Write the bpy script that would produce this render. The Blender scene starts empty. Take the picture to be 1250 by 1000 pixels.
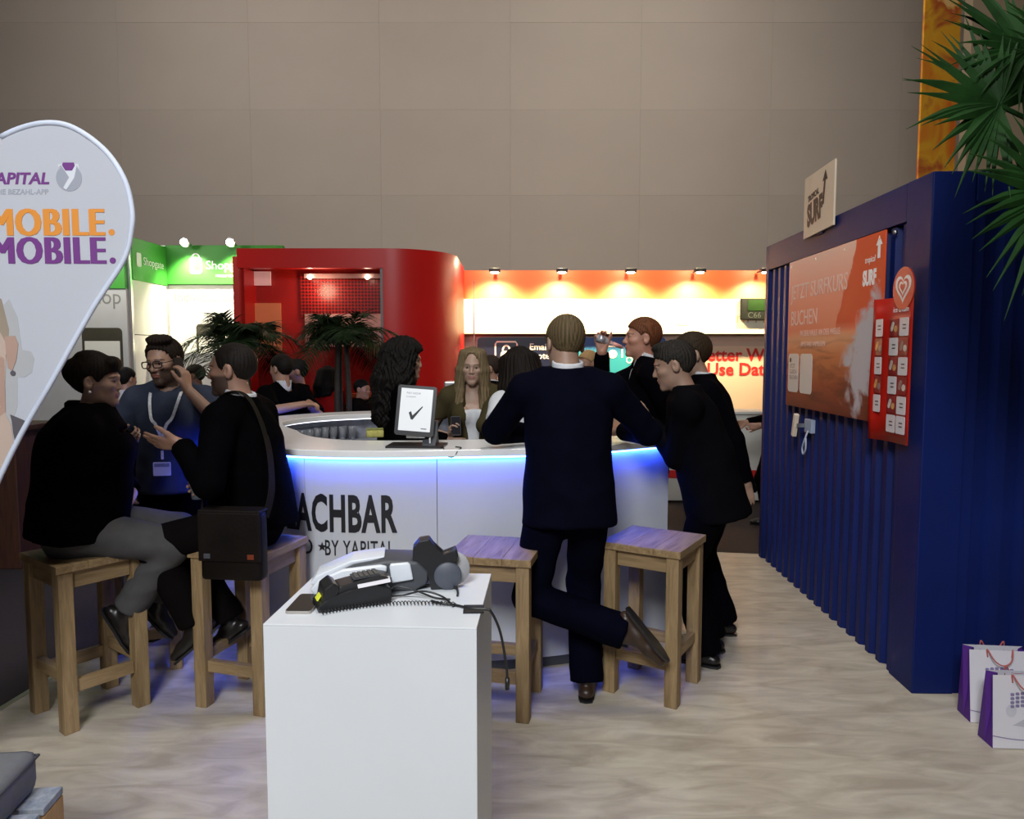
import bpy, bmesh, math, random
import numpy as np
from mathutils import Vector, Matrix, Euler

R = math.radians
PI = math.pi
rnd = random.Random(7)
SC = bpy.context.scene
COL = SC.collection

# ------------------------------------------------------------------ camera
cam = bpy.data.objects.new('camera', bpy.data.cameras.new('camera'))
COL.objects.link(cam)
cam.location = (0, 0, 1.68)
cam.rotation_euler = (R(90 - 4.384), 0, 0)
cam.data.sensor_fit = 'HORIZONTAL'
cam.data.sensor_width = 36.0
cam.data.lens = 36.0 * 900 / 1250
cam.data.clip_start = 0.05
cam.data.clip_end = 100
SC.camera = cam

# ------------------------------------------------------------------ exposure, world, hall lamps
SC.view_settings.view_transform = 'Standard'
SC.view_settings.look = 'None'
SC.view_settings.gamma = 1.0
SC.view_settings.use_curve_mapping = False
SC.view_settings.exposure = 0.0

world = bpy.data.worlds.new('world')
SC.world = world
world.use_nodes = True
world.node_tree.nodes['Background'].inputs[0].default_value = (0.75, 0.85, 1.0, 1)
world.node_tree.nodes['Background'].inputs[1].default_value = 0.035


def area(name, loc, target, power, size, color=(1, 1, 1), size_y=None, spread=180):
    l = bpy.data.lights.new(name, 'AREA')
    l.energy = power
    l.color = color
    l.size = size
    l.spread = R(spread)
    if size_y:
        l.shape = 'RECTANGLE'
        l.size_y = size_y
    o = bpy.data.objects.new(name, l)
    COL.objects.link(o)
    o.location = loc
    o.rotation_euler = (Vector(target) - Vector(loc)).to_track_quat('-Z', 'Y').to_euler()
    return o


def spot(name, loc, target, power, angle, color=(1, 1, 1), blend=0.5, radius=0.04):
    l = bpy.data.lights.new(name, 'SPOT')
    l.energy = power
    l.color = color
    l.spot_size = R(angle)
    l.spot_blend = blend
    l.shadow_soft_size = radius
    o = bpy.data.objects.new(name, l)
    COL.objects.link(o)
    o.location = loc
    o.rotation_euler = (Vector(target) - Vector(loc)).to_track_quat('-Z', 'Y').to_euler()
    return o


area('hall_lamp_front', (-0.9, -2.2, 4.6), (-0.3, 2.6, 0.9), 330, 1.6, (0.96, 0.98, 1.0))
area('hall_lamp_floor', (0.4, 2.9, 6.5), (0.3, 3.6, 0.0), 120, 1.6, (1.0, 0.95, 0.87))
area('hall_lamp_back', (2.5, 9.0, 8.8), (1.0, 14.0, 4.0), 165, 3.0, (1.0, 0.9, 0.78))
area('hall_lamp_back', (-5.0, 9.0, 8.8), (-4.0, 14.0, 4.0), 140, 3.0, (1.0, 0.9, 0.8))

# ------------------------------------------------------------------ materials


def _nt(name):
    m = bpy.data.materials.new(name)
    m.use_nodes = True
    nt = m.node_tree
    b = nt.nodes['Principled BSDF']
    return m, nt, b


def mat(name, col, rough=0.6, metal=0.0, var=0.08, scale=8.0, bump=0.0, bscale=60.0, spec=0.5, stretch=None,
        emit=None, estr=0.0, sheen=0.0, alpha=1.0, trans=0.0, coat=0.0):
    """Principled material with noise-driven colour variation and optional fine bump."""
    m, nt, b = _nt(name)
    tc = nt.nodes.new('ShaderNodeTexCoord')
    src = tc.outputs['Object']
    if stretch:
        mp = nt.nodes.new('ShaderNodeMapping')
        mp.inputs['Scale'].default_value = stretch
        nt.links.new(src, mp.inputs[0])
        src = mp.outputs[0]
    if var > 0:
        n = nt.nodes.new('ShaderNodeTexNoise')
        n.inputs['Scale'].default_value = scale
        n.inputs['Detail'].default_value = 5
        nt.links.new(src, n.inputs['Vector'])
        r = nt.nodes.new('ShaderNodeValToRGB')
        r.color_ramp.elements[0].position = 0.3
        r.color_ramp.elements[1].position = 0.7
        r.color_ramp.elements[0].color = [max(0, c * (1 - var)) for c in col[:3]] + [1]
        r.color_ramp.elements[1].color = [min(1, c * (1 + var)) for c in col[:3]] + [1]
        nt.links.new(n.outputs['Fac'], r.inputs[0])
        nt.links.new(r.outputs[0], b.inputs['Base Color'])
    else:
        b.inputs['Base Color'].default_value = list(col[:3]) + [1]
    b.inputs['Roughness'].default_value = rough
    b.inputs['Metallic'].default_value = metal
    b.inputs['Specular IOR Level'].default_value = spec
    if coat:
        b.inputs['Coat Weight'].default_value = coat
        b.inputs['Coat Roughness'].default_value = 0.08
    if sheen:
        b.inputs['Sheen Weight'].default_value = sheen
    if trans:
        b.inputs['Transmission Weight'].default_value = trans
    if alpha < 1:
        b.inputs['Alpha'].default_value = alpha
    if bump > 0:
        n2 = nt.nodes.new('ShaderNodeTexNoise')
        n2.inputs['Scale'].default_value = bscale
        n2.inputs['Detail'].default_value = 3
        nt.links.new(src, n2.inputs['Vector'])
        bp = nt.nodes.new('ShaderNodeBump')
        bp.inputs['Strength'].default_value = bump
        bp.inputs['Distance'].default_value = 0.01
        nt.links.new(n2.outputs['Fac'], bp.inputs['Height'])
        nt.links.new(bp.outputs[0], b.inputs['Normal'])
    if emit:
        b.inputs['Emission Color'].default_value = list(emit) + [1]
        b.inputs['Emission Strength'].default_value = estr
    return m


def mat_attr(name, rough=0.55, streak=0.0, sss=0.0, bump=0.0, bscale=120.0):
    """Principled material that reads its colour from the vertex attribute 'tint'."""
    m, nt, b = _nt(name)
    a = nt.nodes.new('ShaderNodeAttribute')
    a.attribute_name = 'tint'
    nt.links.new(a.outputs['Color'], b.inputs['Base Color'])
    b.inputs['Roughness'].default_value = rough
    if sss:
        b.inputs['Subsurface Weight'].default_value = sss
        b.inputs['Subsurface Radius'].default_value = (0.012, 0.005, 0.003)
        b.inputs['Subsurface Scale'].default_value = 1.0
    if bump:
        tc = nt.nodes.new('ShaderNodeTexCoord')
        n2 = nt.nodes.new('ShaderNodeTexNoise')
        n2.inputs['Scale'].default_value = bscale
        nt.links.new(tc.outputs['Object'], n2.inputs['Vector'])
        bp = nt.nodes.new('ShaderNodeBump')
        bp.inputs['Strength'].default_value = bump
        bp.inputs['Distance'].default_value = 0.004
        nt.links.new(n2.outputs['Fac'], bp.inputs['Height'])
        nt.links.new(bp.outputs[0], b.inputs['Normal'])
    return m


def mat_emit(name, col, strength):
    m, nt, b = _nt(name)
    b.inputs['Base Color'].default_value = list(col) + [1]
    b.inputs['Emission Color'].default_value = list(col) + [1]
    b.inputs['Emission Strength'].default_value = strength
    return m


def mat_wood(name, c0, c1, scale=1.0, rough=0.6, axis=2):
    m, nt, b = _nt(name)
    tc = nt.nodes.new('ShaderNodeTexCoord')
    mp = nt.nodes.new('ShaderNodeMapping')
    mp.inputs['Scale'].default_value = [(2.2 if i == axis else 22) * scale for i in range(3)]
    nt.links.new(tc.outputs['Object'], mp.inputs[0])
    n = nt.nodes.new('ShaderNodeTexNoise')
    n.inputs['Scale'].default_value = 1.6
    n.inputs['Detail'].default_value = 7
    n.inputs['Roughness'].default_value = 0.65
    n.inputs['Distortion'].default_value = 0.5
    nt.links.new(mp.outputs[0], n.inputs['Vector'])
    r = nt.nodes.new('ShaderNodeValToRGB')
    r.color_ramp.elements[0].position = 0.32
    r.color_ramp.elements[1].position = 0.68
    r.color_ramp.elements[0].color = (*c0, 1)
    r.color_ramp.elements[1].color = (*c1, 1)
    nt.links.new(n.outputs['Fac'], r.inputs[0])
    nt.links.new(r.outputs[0], b.inputs['Base Color'])
    b.inputs['Roughness'].default_value = rough
    bp = nt.nodes.new('ShaderNodeBump')
    bp.inputs['Strength'].default_value = 0.25
    bp.inputs['Distance'].default_value = 0.004
    nt.links.new(n.outputs['Fac'], bp.inputs['Height'])
    nt.links.new(bp.outputs[0], b.inputs['Normal'])
    return m


# ------------------------------------------------------------------ object helpers


def link(o, parent=None):
    COL.objects.link(o)
    if parent is not None:
        o.parent = parent
    return o


def mobj(name, bm, m, parent=None, smooth=False, loc=None, rot=None):
    me = bpy.data.meshes.new(name)
    bm.normal_update()
    bm.to_mesh(me)
    bm.free()
    if smooth:
        me.polygons.foreach_set('use_smooth', [True] * len(me.polygons))
    if m is not None:
        for mm in (m if isinstance(m, (list, tuple)) else [m]):
            me.materials.append(mm)
    o = bpy.data.objects.new(name, me)
    link(o, parent)
    if loc is not None:
        o.location = loc
    if rot is not None:
        o.rotation_euler = rot
    return o


def tag(o, label, cat, group=None, kind=None):
    o['label'] = label
    o['category'] = cat
    if group:
        o['group'] = group
    if kind:
        o['kind'] = kind
    return o


def thing(name, label, cat, loc=(0, 0, 0), rotz=0.0, group=None):
    o = bpy.data.objects.new(name, None)
    o.empty_display_size = 0.1
    COL.objects.link(o)
    o.location = loc
    o.rotation_euler = (0, 0, rotz)
    return tag(o, label, cat, group)


def struct(o, label=None):
    o['kind'] = 'structure'
    if label:
        o['label'] = label
    return o


def dup(o, loc=None, rotz=None, label=None):
    def rec(s, p):
        c = s.copy()
        COL.objects.link(c)
        if p is not None:
            c.parent = p
        for ch in s.children:
            rec(ch, c)
        return c
    c = rec(o, None)
    if loc is not None:
        c.location = loc
    if rotz is not None:
        c.rotation_euler = (0, 0, rotz)
    if label:
        c['label'] = label
    return c


def bx(bm, c, s, rot=None, bev=0.0):
    """box centred at c with size s, optional 3x3/euler rotation, optional bevel."""
    Rm = Matrix.Identity(3) if rot is None else (rot if isinstance(rot, Matrix) else Euler(rot).to_matrix())
    M = Matrix.Translation(c) @ Rm.to_4x4() @ Matrix.Diagonal((s[0], s[1], s[2], 1))
    r = bmesh.ops.create_cube(bm, size=1.0, matrix=M)
    if bev > 0:
        es = list({e for v in r['verts'] for e in v.link_edges})
        bmesh.ops.bevel(bm, geom=es, offset=bev, segments=2, profile=0.6, affect='EDGES')


def box_obj(name, c, s, m, parent=None, rot=None, bev=0.0, smooth=False):
    bm = bmesh.new()
    bx(bm, c, s, rot, bev)
    return mobj(name, bm, m, parent, smooth)


def catmull(pts, n=8, closed=False):
    P = [Vector(p) for p in pts]
    out = []
    N = len(P)
    rng = range(N if closed else N - 1)
    for i in rng:
        if closed:
            a, b, c, d = P[(i - 1) % N], P[i], P[(i + 1) % N], P[(i + 2) % N]
        else:
            a, b, c, d = P[max(i - 1, 0)], P[i], P[i + 1], P[min(i + 2, N - 1)]
        for k in range(n):
            t = k / n
            out.append(0.5 * ((2 * b) + (c - a) * t + (2 * a - 5 * b + 4 * c - d) * t * t + (3 * b - a - 3 * c + d) * t ** 3))
    if not closed:
        out.append(P[-1])
    return out


def tube(bm, pts, r, seg=8, caps=True):
    """tube through pts; r a number or a list of radii."""
    P = [Vector(p) for p in pts]
    n = len(P)
    rr = r if isinstance(r, (list, tuple)) else [r] * n
    rings = []
    nrm = None
    for i in range(n):
        t = (P[min(i + 1, n - 1)] - P[max(i - 1, 0)])
        if t.length < 1e-9:
            t = Vector((0, 0, 1))
        t.normalize()
        if nrm is None:
            nrm = t.orthogonal().normalized()
        else:
            nrm = nrm - t * nrm.dot(t)
            nrm = nrm.normalized() if nrm.length > 1e-6 else t.orthogonal().normalized()
        bn = t.cross(nrm)
        rings.append([bm.verts.new(P[i] + (nrm * math.cos(2 * PI * k / seg) + bn * math.sin(2 * PI * k / seg)) * rr[i]) for k in range(seg)])
    for i in range(n - 1):
        for k in range(seg):
            bm.faces.new((rings[i][k], rings[i][(k + 1) % seg], rings[i + 1][(k + 1) % seg], rings[i + 1][k]))
    if caps:
        bm.faces.new(list(reversed(rings[0])))
        bm.faces.new(rings[-1])


def lathe(bm, prof, seg=16, c=(0, 0, 0), M=None):
    """revolve [(r, z)] about z."""
    rings = []
    for r, z in prof:
        ring = []
        for k in range(seg):
            a = 2 * PI * k / seg
            v = Vector((r * math.cos(a), r * math.sin(a), z))
            v = (M @ v if M is not None else v) + Vector(c)
            ring.append(bm.verts.new(v))
        rings.append(ring)
    for i in range(len(rings) - 1):
        for k in range(seg):
            bm.faces.new((rings[i][k], rings[i][(k + 1) % seg], rings[i + 1][(k + 1) % seg], rings[i + 1][k]))
    if prof[0][0] > 1e-5:
        bm.faces.new(list(reversed(rings[0])))
    if prof[-1][0] > 1e-5:
        bm.faces.new(rings[-1])


def prism(bm, outline, d, M=None):
    """outline [(x, y)] extruded from z=0 to z=d, then transformed by M (4x4)."""
    M = M or Matrix.Identity(4)
    a = [bm.verts.new(M @ Vector((x, y, 0))) for x, y in outline]
    b = [bm.verts.new(M @ Vector((x, y, d))) for x, y in outline]
    n = len(a)
    bm.faces.new(list(reversed(a)))
    bm.faces.new(b)
    for i in range(n):
        bm.faces.new((a[i], a[(i + 1) % n], b[(i + 1) % n], b[i]))


def rrect(w, h, r, n=5, cx=0, cy=0):
    o = []
    for (sx, sy, a0) in ((1, 1, 0), (-1, 1, 90), (-1, -1, 180), (1, -1, 270)):
        for k in range(n + 1):
            a = R(a0 + 90 * k / n)
            o.append((cx + sx * (w / 2 - r) + r * math.cos(a), cy + sy * (h / 2 - r) + r * math.sin(a)))
    return o


def disc(r, n=24, cx=0, cy=0, sx=1.0):
    return [(cx + sx * r * math.cos(2 * PI * k / n), cy + r * math.sin(2 * PI * k / n)) for k in range(n)]


def frame_xz(o, xdir=(1, 0, 0), up=(0, 0, 1)):
    """matrix with local x = xdir, local y = up, local z = outward (x cross up)."""
    x = Vector(xdir).normalized()
    u = Vector(up)
    u = (u - x * u.dot(x)).normalized()
    z = x.cross(u)
    M = Matrix((x, u, z)).transposed().to_4x4()
    M.translation = Vector(o)
    return M


def text_mesh(body, size, sx=1.0, bold=0.0, ext=0.0008, align='LEFT', spacing=1.0, shear=0.0, line=1.0):
    cu = bpy.data.curves.new('lettering', 'FONT')
    cu.body = body
    cu.size = size
    cu.extrude = ext
    cu.offset = bold
    cu.align_x = align
    cu.space_character = spacing
    cu.space_line = line
    cu.shear = shear
    cu.resolution_u = 3
    t = bpy.data.objects.new('lettering', cu)
    COL.objects.link(t)
    dg = bpy.context.evaluated_depsgraph_get()
    me = bpy.data.meshes.new_from_object(t.evaluated_get(dg))
    bpy.data.objects.remove(t)
    bpy.data.curves.remove(cu)
    me.transform(Matrix.Diagonal((sx, 1, 1, 1)))
    return me


def text(body, size, m, parent, M, name='lettering', **kw):
    me = text_mesh(body, size, **kw)
    me.materials.clear()
    me.materials.append(m)
    me.transform(M)
    me.name = name
    o = bpy.data.objects.new(name, me)
    return link(o, parent)


def flat(name, outline, m, parent, M, d=0.0015):
    bm = bmesh.new()
    prism(bm, outline, d, M)
    return mobj(name, bm, m, parent)

# ------------------------------------------------------------------ setting materials
M_white = mat('white_laminate', (0.66, 0.695, 0.74), 0.35, var=0.02, scale=3)
M_offwhite = mat('booth_white', (0.72, 0.71, 0.66), 0.55, var=0.03, scale=2)
M_black = mat('black_plastic', (0.012, 0.012, 0.014), 0.4, var=0.1)
M_dark = mat('dark_grey_plastic', (0.055, 0.06, 0.07), 0.5, var=0.1)
M_grey = mat('grey_plastic', (0.25, 0.27, 0.3), 0.45, var=0.05)
M_chrome = mat('brushed_metal', (0.6, 0.6, 0.6), 0.3, metal=1.0, var=0.05)
M_ink = mat('black_print', (0.01, 0.01, 0.012), 0.5, var=0)
M_wprint = mat('white_print', (0.85, 0.85, 0.85), 0.5, var=0)
M_redpaint = mat('red_gloss_panel', (0.50, 0.010, 0.008), 0.38, var=0.06, scale=1.2, spec=0.3)
M_blue = mat('blue_container_paint', (0.002, 0.011, 0.10), 0.55, var=0.12, scale=3.0, bump=0.08, bscale=25, spec=0.22)


def floor_material():
    m, nt, b = _nt('printed_sand_floor')
    tc = nt.nodes.new('ShaderNodeTexCoord')
    mp = nt.nodes.new('ShaderNodeMapping')
    mp.inputs['Rotation'].default_value = (0, 0, R(-38))
    mp.inputs['Scale'].default_value = (1.5, 5.5, 1)
    nt.links.new(tc.outputs['Object'], mp.inputs[0])
    n = nt.nodes.new('ShaderNodeTexNoise')
    n.inputs['Scale'].default_value = 2.1
    n.inputs['Detail'].default_value = 6
    n.inputs['Roughness'].default_value = 0.55
    n.inputs['Distortion'].default_value = 0.9
    nt.links.new(mp.outputs[0], n.inputs['Vector'])
    r = nt.nodes.new('ShaderNodeValToRGB')
    r.color_ramp.elements[0].position = 0.34
    r.color_ramp.elements[0].color = (0.37, 0.32, 0.255, 1)
    r.color_ramp.elements[1].position = 0.68
    r.color_ramp.elements[1].color = (0.56, 0.51, 0.42, 1)
    nt.links.new(n.outputs['Fac'], r.inputs[0])
    nt.links.new(r.outputs[0], b.inputs['Base Color'])
    b.inputs['Roughness'].default_value = 0.42
    return m


M_floor = floor_material()
M_carpet = mat('dark_hall_carpet', (0.018, 0.012, 0.010), 0.95, var=0.25, scale=30, bump=0.2, bscale=200)
M_hallwall = mat('hall_wall_panel', (0.47, 0.42, 0.38), 0.8, var=0.05, scale=0.5, bump=0.03, bscale=40)
M_hallwall2 = mat('tan_wall', (0.42, 0.34, 0.24), 0.8, var=0.05, scale=0.6)
M_ceiling = mat('hall_ceiling', (0.3, 0.3, 0.3), 0.9, var=0.05)

# ------------------------------------------------------------------ room shell
bm = bmesh.new()
bx(bm, (0, 3.0, -0.085), (34, 24, 0.1))
struct(mobj('floor', bm, M_carpet), 'dark brown hall carpet around the stand')
# raised printed floor of the stand
bm = bmesh.new()
out = [(-2.62, -3.0), (7.0, -3.0), (7.0, 6.05), (2.2, 6.05), (-2.2, 6.75), (-2.28, 4.85), (-2.41, 3.35)]
prism(bm, out, 0.035, Matrix.Translation((0, 0, -0.035)))
struct(mobj('floor_platform', bm, M_floor), 'raised stand floor printed with pale rippled sand')
bm = bmesh.new()
pa, pb, pc, pd = Vector((-2.62, -3.0, 0)), Vector((-2.41, 3.35, 0)), Vector((-2.28, 4.85, 0)), Vector((-2.2, 6.75, 0))
for p, q in ((pa, pb), (pb, pc), (pc, pd)):
    dd = (q - p)
    bx(bm, (p + q) / 2 + Vector((-0.012, 0, -0.014)), (0.028, dd.length, 0.036), (0, 0, -math.atan2(dd.x, dd.y)))
struct(mobj('trim_1', bm, M_chrome), 'metal edge strip along the left side of the stand floor')

wall = bpy.data.objects.new('wall_back', None)
COL.objects.link(wall)
struct(wall, 'high beige grey hall wall of large flat panels')
pme = {}
bm = bmesh.new()
bx(bm, (0, 0, 0), (2.3985, 0.06, 1.5485), bev=0.001)
pm = mobj('wall_panel', bm, M_hallwall, wall)
k = 0
first = True
for i in range(-8, 7):
    for j in range(0, 7):
        o = pm if first else pm.copy()
        if not first:
            COL.objects.link(o)
        first = False
        o.location = (2.4 * i + 3.57, 14.0 + rnd.uniform(-0.002, 0.002), -0.05 + 0.775 + 1.55 * j)
        o.parent = wall
box_obj('wall_backing', (0, 14.1, 5.5), (36, 0.1, 12), M_hallwall, wall)
struct(box_obj('wall_left', (-17, 3, 5.4), (0.2, 24, 11), M_hallwall))
struct(box_obj('wall_right', (17, 3, 5.4), (0.2, 24, 11), M_hallwall))
struct(box_obj('ceiling', (0, 3, 10.85), (34, 24, 0.1), M_ceiling))
struct(box_obj('wall_front', (0, -9.1, 5.4), (34, 0.2, 11), M_hallwall))
# tan partition at far right with the printed pillar in front of it
struct(box_obj('wall_partition', (9.62, 11.6, 3.6), (5.4, 0.2, 7.4), M_hallwall2), 'tan hall partition behind the palm')


def pillar_material():
    m, nt, b = _nt('orange_print')
    tc = nt.nodes.new('ShaderNodeTexCoord')
    n = nt.nodes.new('ShaderNodeTexNoise')
    n.inputs['Scale'].default_value = 1.5
    n.inputs['Detail'].default_value = 5
    n.inputs['Distortion'].default_value = 1.2
    nt.links.new(tc.outputs['Object'], n.inputs['Vector'])
    r = nt.nodes.new('ShaderNodeValToRGB')
    cr = r.color_ramp
    cr.elements[0].position = 0.33
    cr.elements[0].color = (0.75, 0.16, 0.01, 1)
    cr.elements[1].position = 0.74
    cr.elements[1].color = (0.95, 0.72, 0.5, 1)
    e = cr.elements.new(0.5)
    e.color = (0.85, 0.42, 0.02, 1)
    e = cr.elements.new(0.62)
    e.color = (0.5, 0.08, 0.02, 1)
    e = cr.elements.new(0.66)
    e.color = (0.9, 0.5, 0.12, 1)
    nt.links.new(n.outputs['Fac'], r.inputs[0])
    nt.links.new(r.outputs[0], b.inputs['Base Color'])
    b.inputs['Roughness'].default_value = 0.6
    return m


ban = thing('hanging_banner', 'tall narrow orange and yellow printed banner rising behind the blue container', 'banner', (4.95, 9.2, 0))
bm = bmesh.new()
bx(bm, (0.22, 0, 3.6), (0.44, 0.04, 7.2), bev=0.005)
mobj('printed_panel', bm, pillar_material(), ban)
bm = bmesh.new()
bx(bm, (0.22, 0, 0.02), (0.6, 0.4, 0.04))
mobj('base', bm, M_dark, ban)

# ------------------------------------------------------------------ red booth
Yb = 8.3
red = thing('red_booth', 'tall glossy red booth with rounded corner behind the bar', 'booth', (-1.9, 8.3, -0.035))


def arc_path():
    p = [Vector((-1.16, 0, 0)), Vector((0.49, 0, 0))]
    for k in range(1, 13):
        a = R(-90 + 90 * k / 12)
        p.append(Vector((0.49 + 0.75 * math.cos(a), 0.75 + 0.75 * math.sin(a), 0)))
    p.append(Vector((1.24, 1.9, 0)))
    return p


def ribbon(bm, path, z0, z1, th):
    n = len(path)
    v = []
    for i, p in enumerate(path):
        t = (path[min(i + 1, n - 1)] - path[max(i - 1, 0)]).normalized()
        nr = Vector((-t.y, t.x, 0)) * th
        v.append([bm.verts.new(p + Vector((0, 0, z0))), bm.verts.new(p + Vector((0, 0, z1))),
                  bm.verts.new(p + nr + Vector((0, 0, z1))), bm.verts.new(p + nr + Vector((0, 0, z0)))])
    for i in range(n - 1):
        for k in range(4):
            bm.faces.new((v[i][k], v[i + 1][k], v[i + 1][(k + 1) % 4], v[i][(k + 1) % 4]))
    bm.faces.new(v[0])
    bm.faces.new(list(reversed(v[-1])))


ap = arc_path()
bm = bmesh.new()
ribbon(bm, ap, 2.66, 2.875, 0.12)
mobj('fascia', bm, M_redpaint, red, True)
bm = bmesh.new()
ribbon(bm, [ap[0] + Vector((1.62, 0, 0))] + ap[1:], 0, 2.66, 0.12)
mobj('curved_wall', bm, M_redpaint, red, True)
for o in (red.children[0], red.children[1]):
    md = o.modifiers.new('edge_split', 'EDGE_SPLIT')
    md.split_angle = R(35)


def mesh_dots():
    m, nt, b = _nt('red_dot_mesh')
    tc = nt.nodes.new('ShaderNodeTexCoord')
    v = nt.nodes.new('ShaderNodeTexVoronoi')
    v.inputs['Scale'].default_value = 26
    v.inputs['Randomness'].default_value = 0.0
    nt.links.new(tc.outputs['Object'], v.inputs['Vector'])
    r = nt.nodes.new('ShaderNodeValToRGB')
    r.color_ramp.elements[0].position = 0.38
    r.color_ramp.elements[0].color = (0.05, 0.004, 0.004, 1)
    r.color_ramp.elements[1].position = 0.46
    r.color_ramp.elements[1].color = (0.36, 0.01, 0.008, 1)
    nt.links.new(v.outputs['Distance'], r.inputs[0])
    nt.links.new(r.outputs[0], b.inputs['Base Color'])
    b.inputs['Roughness'].default_value = 0.35
    return m


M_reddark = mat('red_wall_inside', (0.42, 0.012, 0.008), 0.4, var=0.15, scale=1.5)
box_obj('inner_wall', (-0.42, 0.45, 1.42), (1.90, 0.04, 2.84), M_reddark, red)
box_obj('soffit', (-0.35, 0.25, 2.70), (1.70, 0.40, 0.04), M_reddark, red)
box_obj('side_wall', (-1.12, 0.24, 1.33), (0.04, 0.40, 2.66), M_redpaint, red)
box_obj('dot_mesh_panel', (-0.05, 0.40, 2.38), (1.05, 0.02, 0.5), mesh_dots(), red)
box_obj('glow_panel', (-0.03, 0.38, 1.98), (0.98, 0.03, 0.38), mat('pale_pink_reflection', (0.55, 0.36, 0.31), 0.4, emit=(0.9, 0.5, 0.42), estr=0.10), red)  # pale reflection in the booth glass, painted as a self-glowing panel
box_obj('glow_panel', (-1.03, 0.38, 2.58), (0.24, 0.03, 0.16), mat('small_pale_reflection', (0.7, 0.5, 0.48), 0.4, emit=(0.9, 0.6, 0.55), estr=0.35), red)  # smaller glass reflection, likewise put in as a glowing panel
box_obj('glow_panel', (-0.98, 0.38, 2.02), (0.36, 0.03, 0.55), mat('orange_glow', (0.5, 0.16, 0.07), 0.4, emit=(0.9, 0.32, 0.12), estr=0.20), red)  # orange panel with a weak glow of its own
box_obj('lamp_rail', (0.0, 0.3, 2.60), (0.98, 0.05, 0.05), mat('rail_grey', (0.35, 0.25, 0.24), 0.4), red)
M_bulb = mat_emit('warm_bulb', (1.0, 0.86, 0.62), 26)
for x in (-0.42, 0.24):
    bm = bmesh.new()
    bmesh.ops.create_icosphere(bm, subdivisions=2, radius=0.028, matrix=Matrix.Translation((x, 0.25, 2.585)))
    mobj('bulb', bm, M_bulb, red, True)
box_obj('grey_post', (0.45, 0.06, 1.33), (0.045, 0.08, 2.66), mat('post_grey', (0.16, 0.15, 0.15), 0.4), red)
box_obj('counter_ledge', (-0.05, 0.35, 1.22), (1.0, 0.2, 0.04), mat('orange_ledge', (0.6, 0.14, 0.04), 0.4), red)


def glass_mat():
    m = bpy.data.materials.new('booth_glass')
    m.use_nodes = True
    nt = m.node_tree
    nt.nodes.clear()
    o = nt.nodes.new('ShaderNodeOutputMaterial')
    t = nt.nodes.new('ShaderNodeBsdfTransparent')
    t.inputs[0].default_value = (0.93, 0.86, 0.86, 1)
    g = nt.nodes.new('ShaderNodeBsdfGlossy')
    g.inputs['Roughness'].default_value = 0.03
    f = nt.nodes.new('ShaderNodeFresnel')
    f.inputs[0].default_value = 1.5
    mx = nt.nodes.new('ShaderNodeMixShader')
    nt.links.new(f.outputs[0], mx.inputs[0])
    nt.links.new(t.outputs[0], mx.inputs[1])
    nt.links.new(g.outputs[0], mx.inputs[2])
    nt.links.new(mx.outputs[0], o.inputs[0])
    return m


M_glass = glass_mat()
box_obj('glass_pane', (-0.36, 0.03, 1.33), (1.58, 0.01, 2.65), M_glass, red)
l = bpy.data.lights.new('booth_lamp', 'POINT')
l.energy = 9
l.color = (1, 0.75, 0.5)
l.shadow_soft_size = 0.1
lo = bpy.data.objects.new('booth_lamp', l)
link(lo, red)
lo.location = (-0.3, 0.2, 2.45)

# ------------------------------------------------------------------ email booth (bright, at the right)
em = thing('email_booth', 'brightly lit booth with cream fascia, red band and information boards', 'booth', (1.4, 10.3, -0.035))
M_cream = mat('cream_fascia', (0.86, 0.80, 0.62), 0.5, var=0.02, scale=1)
M_peach = mat('peach_panel', (0.52, 0.38, 0.31), 0.55, var=0.04, scale=1)
M_peach2 = mat('light_panel', (0.68, 0.49, 0.35), 0.55, var=0.04, scale=1)
M_redband = mat('red_orange_band', (0.80, 0.115, 0.032), 0.5, var=0.05, scale=1)
box_obj('back_wall', (0.55, 0.12, 1.42), (5.3, 0.1, 2.84), M_peach, em)
box_obj('red_band', (0.55, 0.05, 2.655), (5.3, 0.06, 0.40), M_redband, em, bev=0.004)
box_obj('fascia', (0.55, -0.02, 2.215), (5.28, 0.16, 0.475), M_cream, em, bev=0.004)
box_obj('light_panel', (0.55, 0.05, 1.25), (5.28, 0.05, 1.12), M_peach2, em, bev=0.003)
box_obj('red_base_band', (0.55, 0.04, 0.5), (5.28, 0.08, 0.10), M_redband, em)
for xx in (-1.92, ):
    box_obj('panel_joint', (xx, -0.103, 1.9), (0.012, 0.008, 1.6), M_dark, em)
M_navy = mat('navy_board', (0.006, 0.008, 0.03), 0.4, var=0.1, scale=2)


def grad_mat(name, c0, c1, z0, z1):
    m, nt, b = _nt(name)
    tc = nt.nodes.new('ShaderNodeTexCoord')
    s = nt.nodes.new('ShaderNodeSeparateXYZ')
    nt.links.new(tc.outputs['Object'], s.inputs[0])
    mr = nt.nodes.new('ShaderNodeMapRange')
    mr.inputs[1].default_value = z0
    mr.inputs[2].default_value = z1
    nt.links.new(s.outputs[2], mr.inputs[0])
    mx = nt.nodes.new('ShaderNodeMix')
    mx.data_type = 'RGBA'
    mx.inputs[6].default_value = (*c0, 1)
    mx.inputs[7].default_value = (*c1, 1)
    nt.links.new(mr.outputs[0], mx.inputs[0])
    nt.links.new(mx.outputs[2], b.inputs['Base Color'])
    b.inputs['Roughness'].default_value = 0.45
    return m


def board(name, x0, x1, z0, z1, m, y=-0.01):
    return flat(name, rrect(x1 - x0, z1 - z0, 0.05), m, em, frame_xz(((x0 + x1) / 2, y, (z0 + z1) / 2)), 0.02)


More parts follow.
